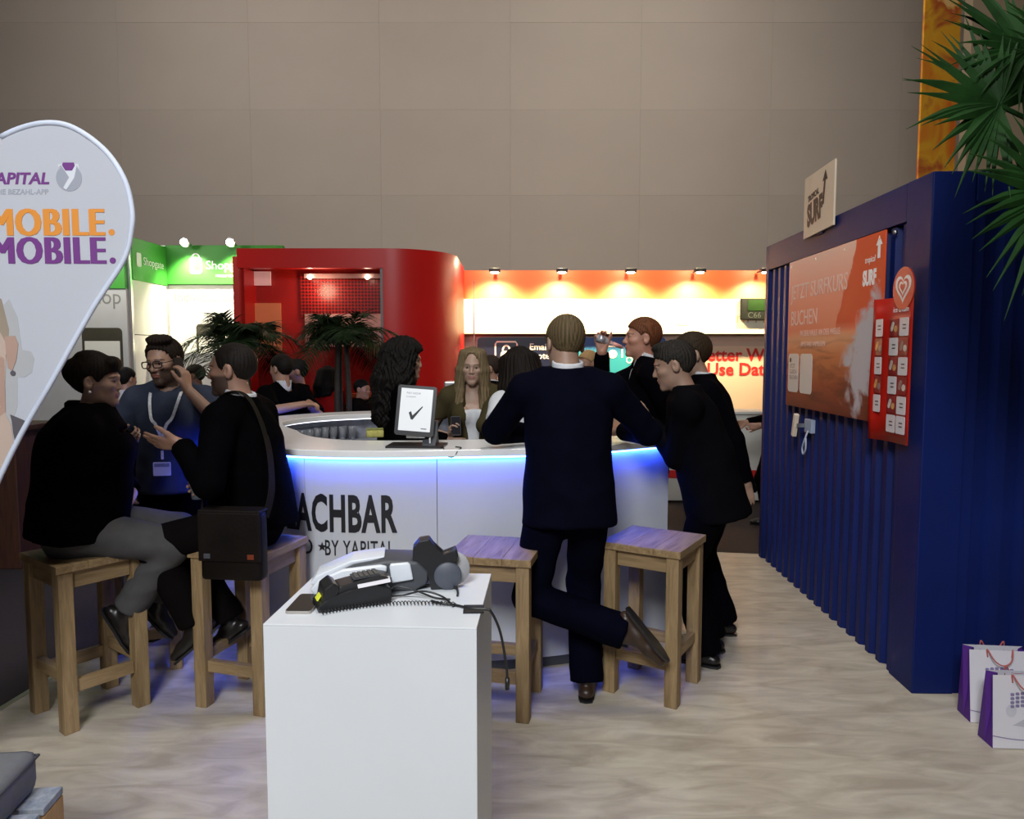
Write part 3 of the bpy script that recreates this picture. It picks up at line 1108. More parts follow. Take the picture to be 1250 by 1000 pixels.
def paper_bag(label, loc, rz, w, d, h, lean):
    t = thing('paper_bag', label, 'bag', loc, rz, 'white and purple paper bags')
    tp = 0.03
    # front / back panels, side gussets pinched in at the top
    bm = bmesh.new()
    for (y, yt) in ((-d / 2, -d / 2 + tp + lean), (d / 2, d / 2 - tp + lean)):
        s = 0.0016
        v = [bm.verts.new(p) for p in ((0, y, 0), (w, y, 0), (w, yt, h), (0, yt, h))]
        v2 = [bm.verts.new((p.co.x, p.co.y + s, p.co.z)) for p in v]
        bm.faces.new(v)
        bm.faces.new(v2[::-1])
        for i in range(4):
            bm.faces.new((v[i], v2[i], v2[(i + 1) % 4], v[(i + 1) % 4]))
    bx(bm, (w / 2, 0, 0.002), (w, d, 0.003))
    mobj('paper_panel', bm, M_bagw, t)
    for x, sgn in ((0, 1), (w, -1)):
        bm = bmesh.new()
        a = [bm.verts.new(p) for p in ((x, -d / 2, 0), (x, 0, 0), (x, d / 2, 0))]
        b = [bm.verts.new(p) for p in ((x, -d / 2 + tp + lean, h), (x + sgn * 0.035, lean, h), (x, d / 2 - tp + lean, h))]
        for i in range(2):
            bm.faces.new((a[i], a[i + 1], b[i + 1], b[i]))
        gm = mobj('side_gusset', bm, M_bagp, t)
        so = gm.modifiers.new('thickness', 'SOLIDIFY')
        so.thickness = 0.0016
    for k, (y, dz) in enumerate(((-d / 2 + tp + lean - 0.004, 1), (d / 2 - tp + lean + 0.004, 1))):
        bm = bmesh.new()
        pts = [(w * 0.30, y, h - 0.03), (w * 0.29, y, h + 0.005), (w * 0.36, y - 0.03, h - 0.035), (w * 0.5, y - 0.035, h - 0.055), (w * 0.64, y - 0.03, h - 0.035), (w * 0.71, y, h + 0.005), (w * 0.70, y, h - 0.03)] if k == 0 else \
            [(w * 0.30, y, h - 0.03), (w * 0.31, y, h + 0.02), (w * 0.4, y, h - 0.01), (w * 0.6, y, h - 0.01), (w * 0.69, y, h + 0.02), (w * 0.70, y, h - 0.03)]
        tube(bm, catmull(pts, 5), 0.0032, 6)
        mobj('cord_handle', bm, M_cord, t, True)
    sl = math.atan2(tp + lean, h)
    F = Matrix.Translation((0, -d / 2 - 0.0006, 0)) @ frame_xz((0, 0, 0), (1, 0, 0), (0, math.sin(sl), math.cos(sl)))
    for r_ in range(4):
        y0 = h * 0.74 - r_ * 0.017
        for q in range(6):
            x0 = w * 0.5 - 0.055 + q * 0.021
            flat('emblem_letter', rrect(0.016, 0.013, 0.004, 2, cx=x0, cy=y0 + 0.006 * math.cos((q - 2.5) * 0.6)), M_bagprint, t, F, 0.0008)
    flat('emblem_fan', [(w * 0.30, h * 0.32), (w * 0.5, h * 0.30), (w * 0.74, h * 0.27), (w * 0.72, h * 0.40), (w * 0.62, h * 0.50), (w * 0.46, h * 0.40)], M_baggrey, t, F, 0.0006)
    flat('emblem_drop', disc(0.028, 18, w * 0.28, h * 0.52, 0.8), mat('pale_grey_print', (0.58, 0.58, 0.65), 0.5, var=0.05), t, F, 0.0006)
    flat('printed_line', bar_path([(w * x / 10, h * (0.17 - 0.05 * math.sin(PI * x / 10))) for x in range(11)], 0.004), M_bagprint, t, F, 0.0006)
    text('visit us', 0.018, M_bagprint, t, F @ Matrix.Translation((w * 0.55, h * 0.06, 0.0004)), ext=0.0003)
    return t


paper_bag('white and purple paper bag standing behind, closest to the container', (2.095, 3.30, 0.002), R(-6), 0.26, 0.12, 0.325, 0.01)
paper_bag('white and purple paper bag in front, with large grey fan emblem', (2.05, 3.075, 0.002), R(-3), 0.27, 0.11, 0.31, -0.005)

# ------------------------------------------------------------------ pallet bench with cushion (lower left)
pb_ = thing('pallet_bench', 'painted wooden pallet bench with pale blue planks in the front corner', 'bench', (-1.335, 2.10, 0.02), R(6))
M_pallet = mat_wood('pale_blue_painted_wood', (0.16, 0.20, 0.26), (0.36, 0.38, 0.42))
M_rawwood = mat_wood('raw_pine', (0.36, 0.20, 0.06), (0.55, 0.34, 0.12))
for i in range(5):
    box_obj('plank', (-0.55, -0.055 - i * 0.13, 0.365), (1.1, 0.11, 0.022), M_pallet, pb_, bev=0.003)
for x in (-0.03, -0.55, -1.07):
    box_obj('runner', (x, -0.32, 0.305), (0.06, 0.64, 0.09), M_pallet if x != -0.03 else M_rawwood, pb_, bev=0.003)
for x in (-0.04, -1.06):
    for y in (-0.05, -0.59):
        box_obj('leg', (x, y, 0.13), (0.07, 0.07, 0.26), M_rawwood, pb_, bev=0.004)
cu = thing('seat_cushion', 'thick grey fabric cushion lying on the pallet bench', 'cushion', (-1.395, 2.09, 0.40), R(6))
bm = bmesh.new()
bx(bm, (-0.52, -0.31, 0.062), (1.04, 0.62, 0.12), bev=0.03)
co = mobj('fabric_cover', bm, mat('grey_fabric', (0.16, 0.165, 0.17), 0.9, var=0.06, scale=40, bump=0.3, bscale=400), cu, True)
bm = bmesh.new()
tube(bm, [(0.0, 0.0, 0.098), (-1.03, 0.0, 0.098)], 0.004, 6)
tube(bm, [(0.0, 0.0, 0.098), (0.0, -0.62, 0.098)], 0.004, 6)
mobj('piping', bm, mat('dark_grey_piping', (0.08, 0.08, 0.085), 0.9), cu, True)

# ------------------------------------------------------------------ stools
M_stool = mat_wood('pale_oak_stain', (0.17, 0.106, 0.046), (0.36, 0.25, 0.125))

M_stoolx = mat_wood('pale_oak_stain_cross', (0.17, 0.106, 0.046), (0.36, 0.25, 0.125), axis=0)
M_stooly = mat_wood('pale_oak_stain_deep', (0.17, 0.106, 0.046), (0.36, 0.25, 0.125), axis=1)


def stool(label, loc, rz, loose=0):
    t = thing('bar_stool', label, 'stool', loc, rz, 'square wooden bar stools')
    H_ = 0.76
    hw, lg = 0.172, 0.062
    for i in range(3):
        w = 0.1325
        box_obj('seat_plank', (-0.1333 + i * 0.1333, 0, H_ - 0.0175), (w, 0.40, 0.035), M_stooly, t, bev=0.003)
    for sx in (-1, 1):
        for sy in (-1, 1):
            box_obj('leg', (sx * (hw - lg / 2 + 0.018), sy * (hw - lg / 2 + 0.018), (H_ - 0.035) / 2), (lg, lg, H_ - 0.035), M_stool, t, bev=0.004)
    for s in (-1, 1):
        box_obj('apron', (0, s * 0.158, H_ - 0.075), (0.25, 0.024, 0.078), M_stoolx, t, bev=0.002)
        box_obj('apron', (s * 0.158, 0, H_ - 0.075), (0.024, 0.25, 0.078), M_stooly, t, bev=0.002)
        box_obj('rung', (0, s * 0.158, 0.20), (0.25, 0.034, 0.055), M_stoolx, t, bev=0.002)
        box_obj('rung', (s * 0.158, 0, 0.245), (0.034, 0.25, 0.05), M_stooly, t, bev=0.002)
    return t


st_r = stool('empty wooden bar stool between the standing man and the leaning man', (0.712, 3.62, 0), R(-31.5))
dup(st_r, (-0.07, 3.45, 0), R(-12), 'empty wooden bar stool just behind the white plinth')
dup(st_r, (-2.0, 3.385, 0), R(53), 'wooden bar stool under the seated woman in black')
dup(st_r, (-1.273, 3.522, 0), R(-16), 'wooden bar stool under the seated man with shoulder bag')
dup(st_r, (-2.0, 3.93, 0), R(20), 'wooden bar stool in front of the man on the phone')

# ------------------------------------------------------------------ white plinth with devices
pl = thing('display_plinth', 'white box plinth with card devices in the foreground', 'plinth', (-0.330, 1.932, 0), R(-3))
bm = bmesh.new()
bx(bm, (0, 0, 0.5125), (0.516, 0.434, 1.025), bev=0.001)
mobj('body', bm, M_white, pl)
bm = bmesh.new()
bx(bm, (0, 0, 1.0275), (0.516, 0.434, 0.005), bev=0.0015)
mobj('top_panel', bm, M_white, pl)
ZP = 1.0305

# smartphone
sp_ = thing('smartphone', 'black smartphone lying flat on the left of the white plinth', 'phone', (-0.534, 1.862, ZP), R(-1))
bm = bmesh.new()
prism(bm, rrect(0.066, 0.132, 0.009), 0.007)
mobj('case', bm, mat('silver_case', (0.45, 0.42, 0.38), 0.35, metal=0.6), sp_)
bm = bmesh.new()
prism(bm, rrect(0.063, 0.129, 0.008), 0.001, PT(0, 0, 0.007))
mobj('screen', bm, mat('black_glass', (0.006, 0.006, 0.006), 0.12, var=0), sp_)
bm = bmesh.new()
tube(bm, catmull([(0.015, 0.066, 0.004), (0.02, 0.09, 0.02), (0.03, 0.105, 0.03), (0.045, 0.08, 0.022), (0.06, 0.03, 0.004)], 6), 0.0018, 6)
mobj('cable', bm, M_grey, sp_, True)

# card payment terminal, tilted wedge with cradle, keypad and card slip
te = thing('card_terminal', 'black card payment terminal with keypad lying beside the phone', 'terminal', (-0.412, 1.878, ZP), R(24))
te.scale = (1.0, 1.0, 0.82)
bm = bmesh.new()
pro = [(-0.098, 0.0), (-0.085, 0.0), (0.088, 0.0), (0.092, 0.028), (0.088, 0.050), (0.05, 0.064), (-0.02, 0.058), (-0.055, 0.046), (-0.082, 0.034), (-0.1, 0.018)]
prism(bm, pro, 0.085, frame_xz((0, 0.0425, 0)))
bmesh.ops.bevel(bm, geom=[e for e in bm.edges], offset=0.004, segments=2, profile=0.6, affect='EDGES')
mobj('base', bm, M_black, te, False)
bm = bmesh.new()
prism(bm, [(-0.05, 0.0), (0.085, 0.0), (0.09, 0.018), (0.06, 0.032), (-0.045, 0.024), (-0.06, 0.012)], 0.070, Matrix.Translation((0.006, 0.035, 0.052)) @ Euler((0, R(-6), 0)).to_matrix().to_4x4() @ frame_xz((0, 0, 0)))
bmesh.ops.bevel(bm, geom=[e for e in bm.edges], offset=0.005, segments=2, profile=0.6, affect='EDGES')
mobj('handset', bm, mat('soft_black_plastic', (0.02, 0.02, 0.022), 0.35), te)
bm = bmesh.new()
prism(bm, [(-0.09, 0.02), (-0.05, 0.03), (-0.045, 0.075), (-0.06, 0.088), (-0.082, 0.07)], 0.08, frame_xz((0, 0.04, 0)))
bmesh.ops.bevel(bm, geom=[e for e in bm.edges], offset=0.004, segments=2, profile=0.6, affect='EDGES')
mobj('display_hood', bm, M_black, te)
box_obj('display', (-0.093, -0.012, 0.040), (0.003, 0.03, 0.018), mat('lit_display', (0.25, 0.3, 0.02), 0.3, emit=(0.6, 0.6, 0.05), estr=0.8, var=0.3, scale=120), te, (0, R(30), 0))
M_key = mat('grey_keys', (0.10, 0.095, 0.09), 0.5)
kd = box_obj('keypad', (0.03, 0.0, 0.0872), (0.07, 0.052, 0.003), M_dark, te, (0, R(-5), 0))
kf = None
for i in range(5):
    for j in range(4):
        p = (0.005 + i * 0.0128, -0.018 + j * 0.012, 0.0895 + i * 0.0011)
        if kf is None:
            kf = box_obj('key', (0, 0, 0), (0.0095, 0.0085, 0.004), M_key, kd, bev=0.001)
            kf.location = p
        else:
            q = kf.copy()
            COL.objects.link(q)
            q.parent = kd
            q.location = p
box_obj('paper_slip', (0.045, -0.0355, 0.072), (0.085, 0.002, 0.018), mat('white_slip', (0.7, 0.68, 0.72), 0.5), te, (R(-28), R(-5), 0))
bm = bmesh.new()
cp = []
for k in range(0, 300):
    t_ = k / 299
    c0 = Vector((-0.095 + 0.33 * t_, -0.058 + 0.02 * math.sin(3 * t_) - 0.13 * t_ * t_ * 0.6, 0.0075))
    a = k * 0.82
    cp.append(c0 + Vector((0, 0.006 * math.cos(a), 0.0055 * math.sin(a))))
tube(bm, cp, 0.0014, 5)
mobj('coil_cord', bm, M_black, te, True)
bm = bmesh.new()
tube(bm, catmull([(0.09, 0.0, 0.022), (0.12, 0.01, 0.03), (0.165, -0.02, 0.018), (0.20, -0.06, 0.006), (0.235, -0.085, 0.004)], 8), 0.003, 7)
tube(bm, catmull([(0.09, -0.015, 0.012), (0.13, -0.012, 0.008), (0.17, -0.055, 0.03), (0.21, -0.09, 0.02), (0.225, -0.14, 0.005)], 8), 0.003, 7)
mobj('power_cable', bm, M_black, te, True)

# white and grey bar code device with rounded housing
wd = thing('white_terminal', 'white and dark grey desktop terminal lying behind the card terminal', 'terminal', (-0.375, 2.02, ZP), R(8))
bm = bmesh.new()
prism(bm, [(-0.15, 0.0), (0.10, 0.0), (0.135, 0.02), (0.14, 0.05), (0.11, 0.082), (0.02, 0.088), (-0.06, 0.076), (-0.13, 0.045), (-0.155, 0.02)], 0.13, frame_xz((0, 0.065, 0)))
bmesh.ops.bevel(bm, geom=[e for e in bm.edges], offset=0.010, segments=3, profile=0.6, affect='EDGES')
mobj('body', bm, M_dark, wd, True)
M_pw = mat('cool_white_plastic', (0.70, 0.74, 0.80), 0.35, var=0.02)
bm = bmesh.new()
prism(bm, [(-0.165, 0.004), (0.02, 0.022), (0.028, 0.075), (0.01, 0.080), (-0.09, 0.072), (-0.155, 0.044), (-0.175, 0.02)], 0.015, frame_xz((0, -0.062, 0)))
bmesh.ops.bevel(bm, geom=[e for e in bm.edges], offset=0.006, segments=2, profile=0.6, affect='EDGES')
mobj('side_cover', bm, M_pw, wd, True)
bm = bmesh.new()
prism(bm, [(0.040, 0.028), (0.098, 0.036), (0.090, 0.078), (0.083, 0.083), (0.038, 0.081), (0.034, 0.076)], 0.014, frame_xz((0, -0.062, 0)))
bmesh.ops.bevel(bm, geom=[e for e in bm.edges], offset=0.004, segments=2, profile=0.6, affect='EDGES')
mobj('end_cover', bm, M_pw, wd, True)
bm = bmesh.new()
prism(bm, [(-0.17, 0.02), (-0.06, 0.075), (0.02, 0.088), (0.02, 0.094), (-0.07, 0.084), (-0.165, 0.045), (-0.18, 0.025)], 0.10, frame_xz((0, 0.062, 0)))
bmesh.ops.bevel(bm, geom=[e for e in bm.edges], offset=0.003, segments=2, profile=0.6, affect='EDGES')
mobj('top_cover', bm, M_pw, wd, True)

# hand scanner stand: two round discs and an angular black head
hs = thing('scanner_stand', 'black angular scanner head between two dark grey discs', 'scanner', (-0.215, 2.045, ZP), R(6))
M_disc = mat('slate_disc', (0.075, 0.085, 0.11), 0.5, var=0.05)
for (x, y, z, r, nm) in ((0.032, -0.058, 0.0385, 0.038, 0), (-0.052, -0.035, 0.035, 0.0345, 1)):
    bm = bmesh.new()
    lathe(bm, [(0.0, -0.010), (r - 0.003, -0.010), (r, -0.007), (r, 0.007), (r - 0.003, 0.010), (0.0, 0.010)], 28, (x, y, z), Euler((R(90), 0, 0)).to_matrix())
    mobj('side_disc', bm, M_disc, hs, True)
bm = bmesh.new()
lathe(bm, [(0.0, -0.006), (0.048, -0.006), (0.05, 0.0), (0.048, 0.006), (0.0, 0.006)], 28, (0.045, -0.03, 0.0495), Euler((R(90), 0, 0)).to_matrix())
mobj('pale_disc', bm, mat('pale_grey_plastic', (0.38, 0.38, 0.40), 0.4), hs, True)
bm = bmesh.new()
prism(bm, [(-0.015, 0.0), (0.012, 0.0), (0.02, 0.06), (0.055, 0.078), (0.062, 0.092), (0.054, 0.112), (0.04, 0.10), (0.02, 0.093), (0.004, 0.108), (-0.018, 0.142), (-0.045, 0.138), (-0.062, 0.118), (-0.064, 0.085), (-0.045, 0.062), (-0.02, 0.052)], 0.05, frame_xz((0, -0.012, 0)))
bmesh.ops.bevel(bm, geom=[e for e in bm.edges], offset=0.004, segments=2, profile=0.6, affect='EDGES')
mobj('head', bm, M_black, hs)
box_obj('head_window', (-0.03, -0.038, 0.118), (0.022, 0.006, 0.040), M_dark, hs, (0, R(-38), 0), bev=0.002)
box_obj('foot', (0, 0.0, 0.004), (0.09, 0.07, 0.008), M_black, hs, bev=0.002)
bm = bmesh.new()
tube(bm, catmull([(0.045, -0.055, 0.004), (0.055, -0.085, 0.012), (0.058, -0.11, 0.004), (0.056, -0.125, 0.003)], 6), 0.003, 7)
mobj('cable', bm, M_black, hs, True)

# taped cable leaving over the edge
cb = thing('power_cord', 'black power cord taped to the plinth edge and hanging down beside it', 'cable', (-0.18, 1.86, ZP))
bm = bmesh.new()
tube(bm, catmull([(-0.03, 0.02, 0.004), (0.0, -0.005, 0.006), (0.03, -0.008, 0.004), (0.075, -0.035, 0.004), (0.112, -0.04, 0.0035), (0.128, -0.042, -0.004), (0.15, -0.03, -0.06), (0.165, -0.02, -0.15), (0.168, -0.02, -0.19)], 8), 0.0034, 8)
mobj('cord', bm, M_black, cb, True)
bm = bmesh.new()
tube(bm, [(0.168, -0.02, -0.185), (0.168, -0.02, -0.215)], 0.006, 8)
mobj('plug', bm, M_black, cb, True)
box_obj('tape_patch', (0.083, -0.036, 0.0024), (0.052, 0.052, 0.0045), M_ink, cb, (0, 0, R(1.5)))

# ------------------------------------------------------------------ beach flag (left)
fl = thing('beach_flag', 'white teardrop flag with purple and orange lettering at the left edge', 'flag', (-2.05, 2.5, 0), 0)


def fabric_mat(name, col, t=0.12, tr=0.30):
    m = bpy.data.materials.new(name)
    m.use_nodes = True
    nt = m.node_tree
    nt.nodes.clear()
    o = nt.nodes.new('ShaderNodeOutputMaterial')
    d = nt.nodes.new('ShaderNodeBsdfDiffuse')
    d.inputs[0].default_value = (*col, 1)
    tl = nt.nodes.new('ShaderNodeBsdfTranslucent')
    tl.inputs[0].default_value = (*col, 1)
    tp = nt.nodes.new('ShaderNodeBsdfTransparent')
    m1 = nt.nodes.new('ShaderNodeMixShader')
    m1.inputs[0].default_value = tr
    m2 = nt.nodes.new('ShaderNodeMixShader')
    m2.inputs[0].default_value = t
    tc = nt.nodes.new('ShaderNodeTexCoord')
    n = nt.nodes.new('ShaderNodeTexNoise')
    n.inputs['Scale'].default_value = 400
    nt.links.new(tc.outputs['Object'], n.inputs['Vector'])
    mr = nt.nodes.new('ShaderNodeMapRange')
    mr.inputs[3].default_value = t * 0.7
    mr.inputs[4].default_value = t * 1.3
    nt.links.new(n.outputs['Fac'], mr.inputs[0])
    nt.links.new(mr.outputs[0], m2.inputs[0])
    nt.links.new(d.outputs[0], m1.inputs[1])
    nt.links.new(tl.outputs[0], m1.inputs[2])
    nt.links.new(m1.outputs[0], m2.inputs[1])
    nt.links.new(tp.outputs[0], m2.inputs[2])
    nt.links.new(m2.outputs[0], o.inputs[0])
    return m


# outline in flag-local x, z (flag origin at its foot x = -2.05)
edge_r = [(-0.10, 0.42), (0.296, 1.255), (0.50, 1.60), (0.640, 1.83), (0.750, 1.99), (0.780, 2.09), (0.784, 2.16), (0.765, 2.25), (0.715, 2.335), (0.640, 2.40), (0.56, 2.435), (0.46, 2.43), (0.34, 2.38), (0.20, 2.27), (0.08, 2.10), (-0.01, 1.88), (-0.07, 1.6), (-0.11, 1.2), (-0.13, 0.8), (-0.125, 0.45)]
outl = [(p.x, p.y) for p in catmull([Vector((x, z, 0)) for x, z in edge_r], 6, closed=False)]
bm = bmesh.new()
prism(bm, outl, 0.0012, frame_xz((0, 0, 0)))
M_flag = fabric_mat('flag_fabric', (0.66, 0.69, 0.76), 0.10, 0.25)
mobj('printed_cloth', bm, M_flag, fl)
bm = bmesh.new()
hem = [Vector((x, -0.001, z)) for x, z in outl[: len(outl) * 12 // 19]]
tube(bm, hem, 0.009, 8)
mobj('hem', bm, mat('pale_blue_hem', (0.62, 0.68, 0.82), 0.6), fl, True)
bm = bmesh.new()
pole = [(-0.125, 0.0, 0.0), (-0.13, 0.0, 0.45)] + [Vector((x, 0.006, z)) for x, z in reversed(outl[len(outl) * 9 // 19:])]
tube(bm, pole, 0.008, 8)
mobj('pole', bm, M_dark, fl, True)
box_obj('base', (-0.125, 0, 0.02), (0.4, 0.4, 0.04), M_dark, fl, bev=0.008)
M_pur = mat('purple_print', (0.16, 0.035, 0.22), 0.6, var=0.03)
M_ora = mat('orange_print', (0.72, 0.27, 0.035), 0.6, var=0.03)
M_gra = mat('grey_flag_print', (0.33, 0.35, 0.42), 0.6, var=0.03)


def FL(x, z, y=-0.0012):
    return frame_xz((x, y, z))


def right_text(body, size, m, xr, z, sx, bold, fat=0.0, **kw):
    me = text_mesh(body, size, sx=sx, bold=bold, **kw)
    if fat:
        bm = bmesh.new()
        for k, dx in enumerate((-fat, -fat / 2, 0.0, fat / 2, fat)):
            me.transform(Matrix.Translation((dx, 0, 0.0003 * k)))
            bm.from_mesh(me)
            me.transform(Matrix.Translation((-dx, 0, -0.0003 * k)))
        bm.to_mesh(me)
        bm.free()
    mx_ = max(v.co.x for v in me.vertices)
    me.materials.clear()
    me.materials.append(m)
    me.transform(FL(xr - mx_, z))
    o = bpy.data.objects.new('lettering', me)
    link(o, fl)


right_text('YAPITAL', 0.052, M_pur, 0.514, 2.240, 1.08, 0.0018, shear=0.18)
right_text('DIE BEZAHL-APP', 0.024, M_gra, 0.510, 2.206, 1.0, 0.0004, shear=0.12)
right_text('MOBILE', 0.128, M_ora, 0.694, 2.071, 0.82, 0.0, fat=0.0065, spacing=1.10)
right_text('MOBILE', 0.128, M_pur, 0.694, 1.978, 0.82, 0.0, fat=0.0065, spacing=1.10)
flat('full_stop', disc(0.0105, 16, 0.714, 2.0815), M_ora, fl, FL(0, 0), 0.0012)
flat('full_stop', disc(0.0105, 16, 0.714, 1.9885), M_pur, fl, FL(0, 0), 0.0012)
flat('logo_ring', disc(0.043, 30, 0.0, 0.0), M_gra, fl, FL(0.580, 2.259), 0.0012)
M_flagw = mat('flag_white_print', (0.66, 0.69, 0.76), 0.6, var=0)
flat('logo_gap', [(0.522, 2.272), (0.532, 2.279), (0.556, 2.240), (0.535, 2.206), (0.545, 2.200), (0.573, 2.238), (0.583, 2.277), (0.592, 2.268), (0.59, 2.283), (0.52, 2.283)], M_flagw, fl, FL(0.025, 0.021, -0.0026), 0.0006)
flat('logo_cap', [(0.538, 2.288), (0.535, 2.278), (0.545, 2.262), (0.567, 2.262), (0.577, 2.278), (0.574, 2.288)], M_pur, fl, FL(0.025, 0.021, -0.0034), 0.0006)
# printed portrait, cut at the flag edge
M_fsk = mat('print_skin', (0.52, 0.40, 0.34), 0.6, var=0.06, scale=6)
M_fsk2 = mat('print_skin_shade', (0.44, 0.29, 0.235), 0.6, var=0.06, scale=8)
M_fsh = mat('print_grey', (0.43, 0.44, 0.46), 0.6, var=0.03)
M_fhair = mat('print_hair', (0.32, 0.26, 0.20), 0.6, var=0.1, scale=9)
M_fstrap = mat('print_strap', (0.10, 0.09, 0.105), 0.6, var=0.1)
flat('portrait_backdrop', [(0.36, 1.86), (0.385, 1.80), (0.395, 1.69), (0.425, 1.685), (0.435, 1.66), (0.425, 1.615), (0.40, 1.598), (0.375, 1.60), (0.37, 1.50), (0.34, 1.42), (0.30, 1.42), (0.26, 1.60), (0.3, 1.8)], M_fsh, fl, FL(0, 0), 0.0008)
flat('portrait_hair', [(0.05, 1.92), (0.25, 1.92), (0.335, 1.86), (0.355, 1.76), (0.35, 1.70), (0.2, 1.70), (0.02, 1.75)], M_fhair, fl, FL(0, 0, -0.0022), 0.0006)
flat('portrait_face', [(0.02, 1.78), (0.31, 1.78), (0.345, 1.71), (0.335, 1.60), (0.325, 1.53), (0.33, 1.47), (0.345, 1.44), (0.35, 1.40), (0.35, 1.365), (0.282, 1.25), (0.16, 1.00), (0.0, 0.85), (-0.05, 1.2), (-0.02, 1.6)], M_fsk, fl, FL(0, 0, -0.0030), 0.0006)
flat('portrait_ear', [(0.34, 1.735), (0.375, 1.738), (0.385, 1.71), (0.375, 1.655), (0.36, 1.62), (0.345, 1.63)], M_fsk2, fl, FL(0, 0, -0.0038), 0.0006)
flat('portrait_jaw', [(0.29, 1.70), (0.335, 1.66), (0.33, 1.48), (0.27, 1.44), (0.10, 1.46), (0.2, 1.55)], M_fsk2, fl, FL(0, 0, -0.0036), 0.0004)
flat('portrait_earring', disc(0.009, 10, 0.362, 1.612), M_fstrap, fl, FL(0, 0, -0.0046), 0.0006)
flat('portrait_strap', [(0.345, 1.472), (0.385, 1.455), (0.402, 1.446), (0.358, 1.372), (0.352, 1.41), (0.350, 1.445)], M_fstrap, fl, FL(0, 0, -0.0040), 0.0006)

# ------------------------------------------------------------------ bar counter
ZB = 1.19
bpts = [(0.90, 4.20), (0.576, 3.995), (0.335, 3.875), (0.064, 3.805), (-0.297, 3.755), (-0.715, 3.715), (-1.10, 3.78), (-1.43, 4.0), (-1.68, 4.38), (-1.86, 4.95), (-1.86, 5.5), (-1.62, 5.93), (-1.15, 6.22), (-0.6, 6.34), (-0.1, 6.36)]
bpath = catmull([Vector((x, y, 0)) for x, y in bpts], 10)
bs = [0.0]
for i in range(1, len(bpath)):
    bs.append(bs[-1] + (bpath[i] - bpath[i - 1]).length)


def bar_at(s):
    s = max(0, min(bs[-1] - 1e-6, s))
    i = max(j for j in range(len(bs) - 1) if bs[j] <= s)
    f = (s - bs[i]) / (bs[i + 1] - bs[i])
    p = bpath[i].lerp(bpath[i + 1], f)
    # smoothed tangent
    a = bpath[max(i - 1, 0)].lerp(bpath[i], f)
    c = bpath[i + 1].lerp(bpath[min(i + 2, len(bpath) - 1)], f)
    t = (c - a).normalized()
    n = Vector((-t.y, t.x, 0))            # path runs right to left, then round: outward normal
    return p, t, n


# outward side: front part must face the camera (-y)
_sgn = 1 if bar_at(1.0)[2].y < 0 else -1


def bar_off(s, o, z):
    p, t, n = bar_at(s)
    q = p + n * _sgn * o
    return Vector((q.x, q.y, z))


def sweep_bar(bm, s0, s1, prof, n=40, wf=None):
    """prof: closed list of (outward offset, z)."""
    rows = []
    for i in range(n + 1):
        s = s0 + (s1 - s0) * i / n
        rows.append([bm.verts.new(bar_off(s, o * (wf(s) if (wf and o < 0) else 1.0), z)) for o, z in prof])
    m_ = len(prof)
    for i in range(n):
        for k in range(m_):
            bm.faces.new((rows[i][k], rows[i + 1][k], rows[i + 1][(k + 1) % m_], rows[i][(k + 1) % m_]))
    bm.faces.new(rows[0])
    bm.faces.new(rows[-1][::-1])
    bmesh.ops.recalc_face_normals(bm, faces=bm.faces)


bar = thing('bar_counter', 'curved white bar counter with black lettering and blue light under its top', 'bar', (0, 0, 0))
LB = bs[-1]
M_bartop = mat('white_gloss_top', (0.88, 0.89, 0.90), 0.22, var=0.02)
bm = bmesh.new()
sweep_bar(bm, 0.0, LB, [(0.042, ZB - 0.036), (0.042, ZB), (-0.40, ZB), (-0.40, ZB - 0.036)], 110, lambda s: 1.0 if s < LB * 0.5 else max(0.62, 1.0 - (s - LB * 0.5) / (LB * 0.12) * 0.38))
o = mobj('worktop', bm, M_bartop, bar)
md = o.modifiers.new('bevel', 'BEVEL')
md.width = 0.003
md.limit_method = 'ANGLE'
npan = 9
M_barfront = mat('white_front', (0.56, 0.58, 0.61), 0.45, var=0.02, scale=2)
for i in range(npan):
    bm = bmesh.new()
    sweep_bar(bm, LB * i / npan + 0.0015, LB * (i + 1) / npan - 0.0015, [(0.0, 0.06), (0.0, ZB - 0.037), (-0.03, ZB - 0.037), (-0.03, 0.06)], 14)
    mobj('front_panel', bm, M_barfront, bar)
bm = bmesh.new()
sweep_bar(bm, 0.0, LB, [(-0.035, 0.0), (-0.035, ZB - 0.04), (-0.05, ZB - 0.04), (-0.05, 0.0)], 100)
mobj('carcass', bm, M_dark, bar)
bm = bmesh.new()
sweep_bar(bm, 0.0, LB, [(-0.02, 0.0), (-0.02, 0.06), (-0.04, 0.06), (-0.04, 0.0)], 100)
mobj('plinth_strip', bm, M_dark, bar)
bm = bmesh.new()
sweep_bar(bm, 0.01, 0.03, [(0.0, 0.0), (0.0, ZB - 0.037), (-0.39, ZB - 0.037), (-0.39, 0.0)], 2)
mobj('end_panel', bm, M_barfront, bar)
bm = bmesh.new()
sweep_bar(bm, 0.05, LB - 0.05, [(0.026, ZB - 0.046), (0.026, ZB - 0.037), (0.008, ZB - 0.037), (0.008, ZB - 0.046)], 110)
M_led = mat_emit('blue_led', (0.022, 0.085, 1.0), 75)
mobj('light_strip', bm, M_led, bar)
bm = bmesh.new()
sweep_bar(bm, LB * 0.60, LB - 0.05, [(-0.20, ZB - 0.046), (-0.20, ZB - 0.037), (-0.215, ZB - 0.037), (-0.215, ZB - 0.046)], 50)
mobj('inner_fill_strip', bm, mat_emit('cool_white_fill', (0.85, 0.9, 1.0), 2.2), bar)  # glowing strip added to brighten the dark inner panel and tumblers
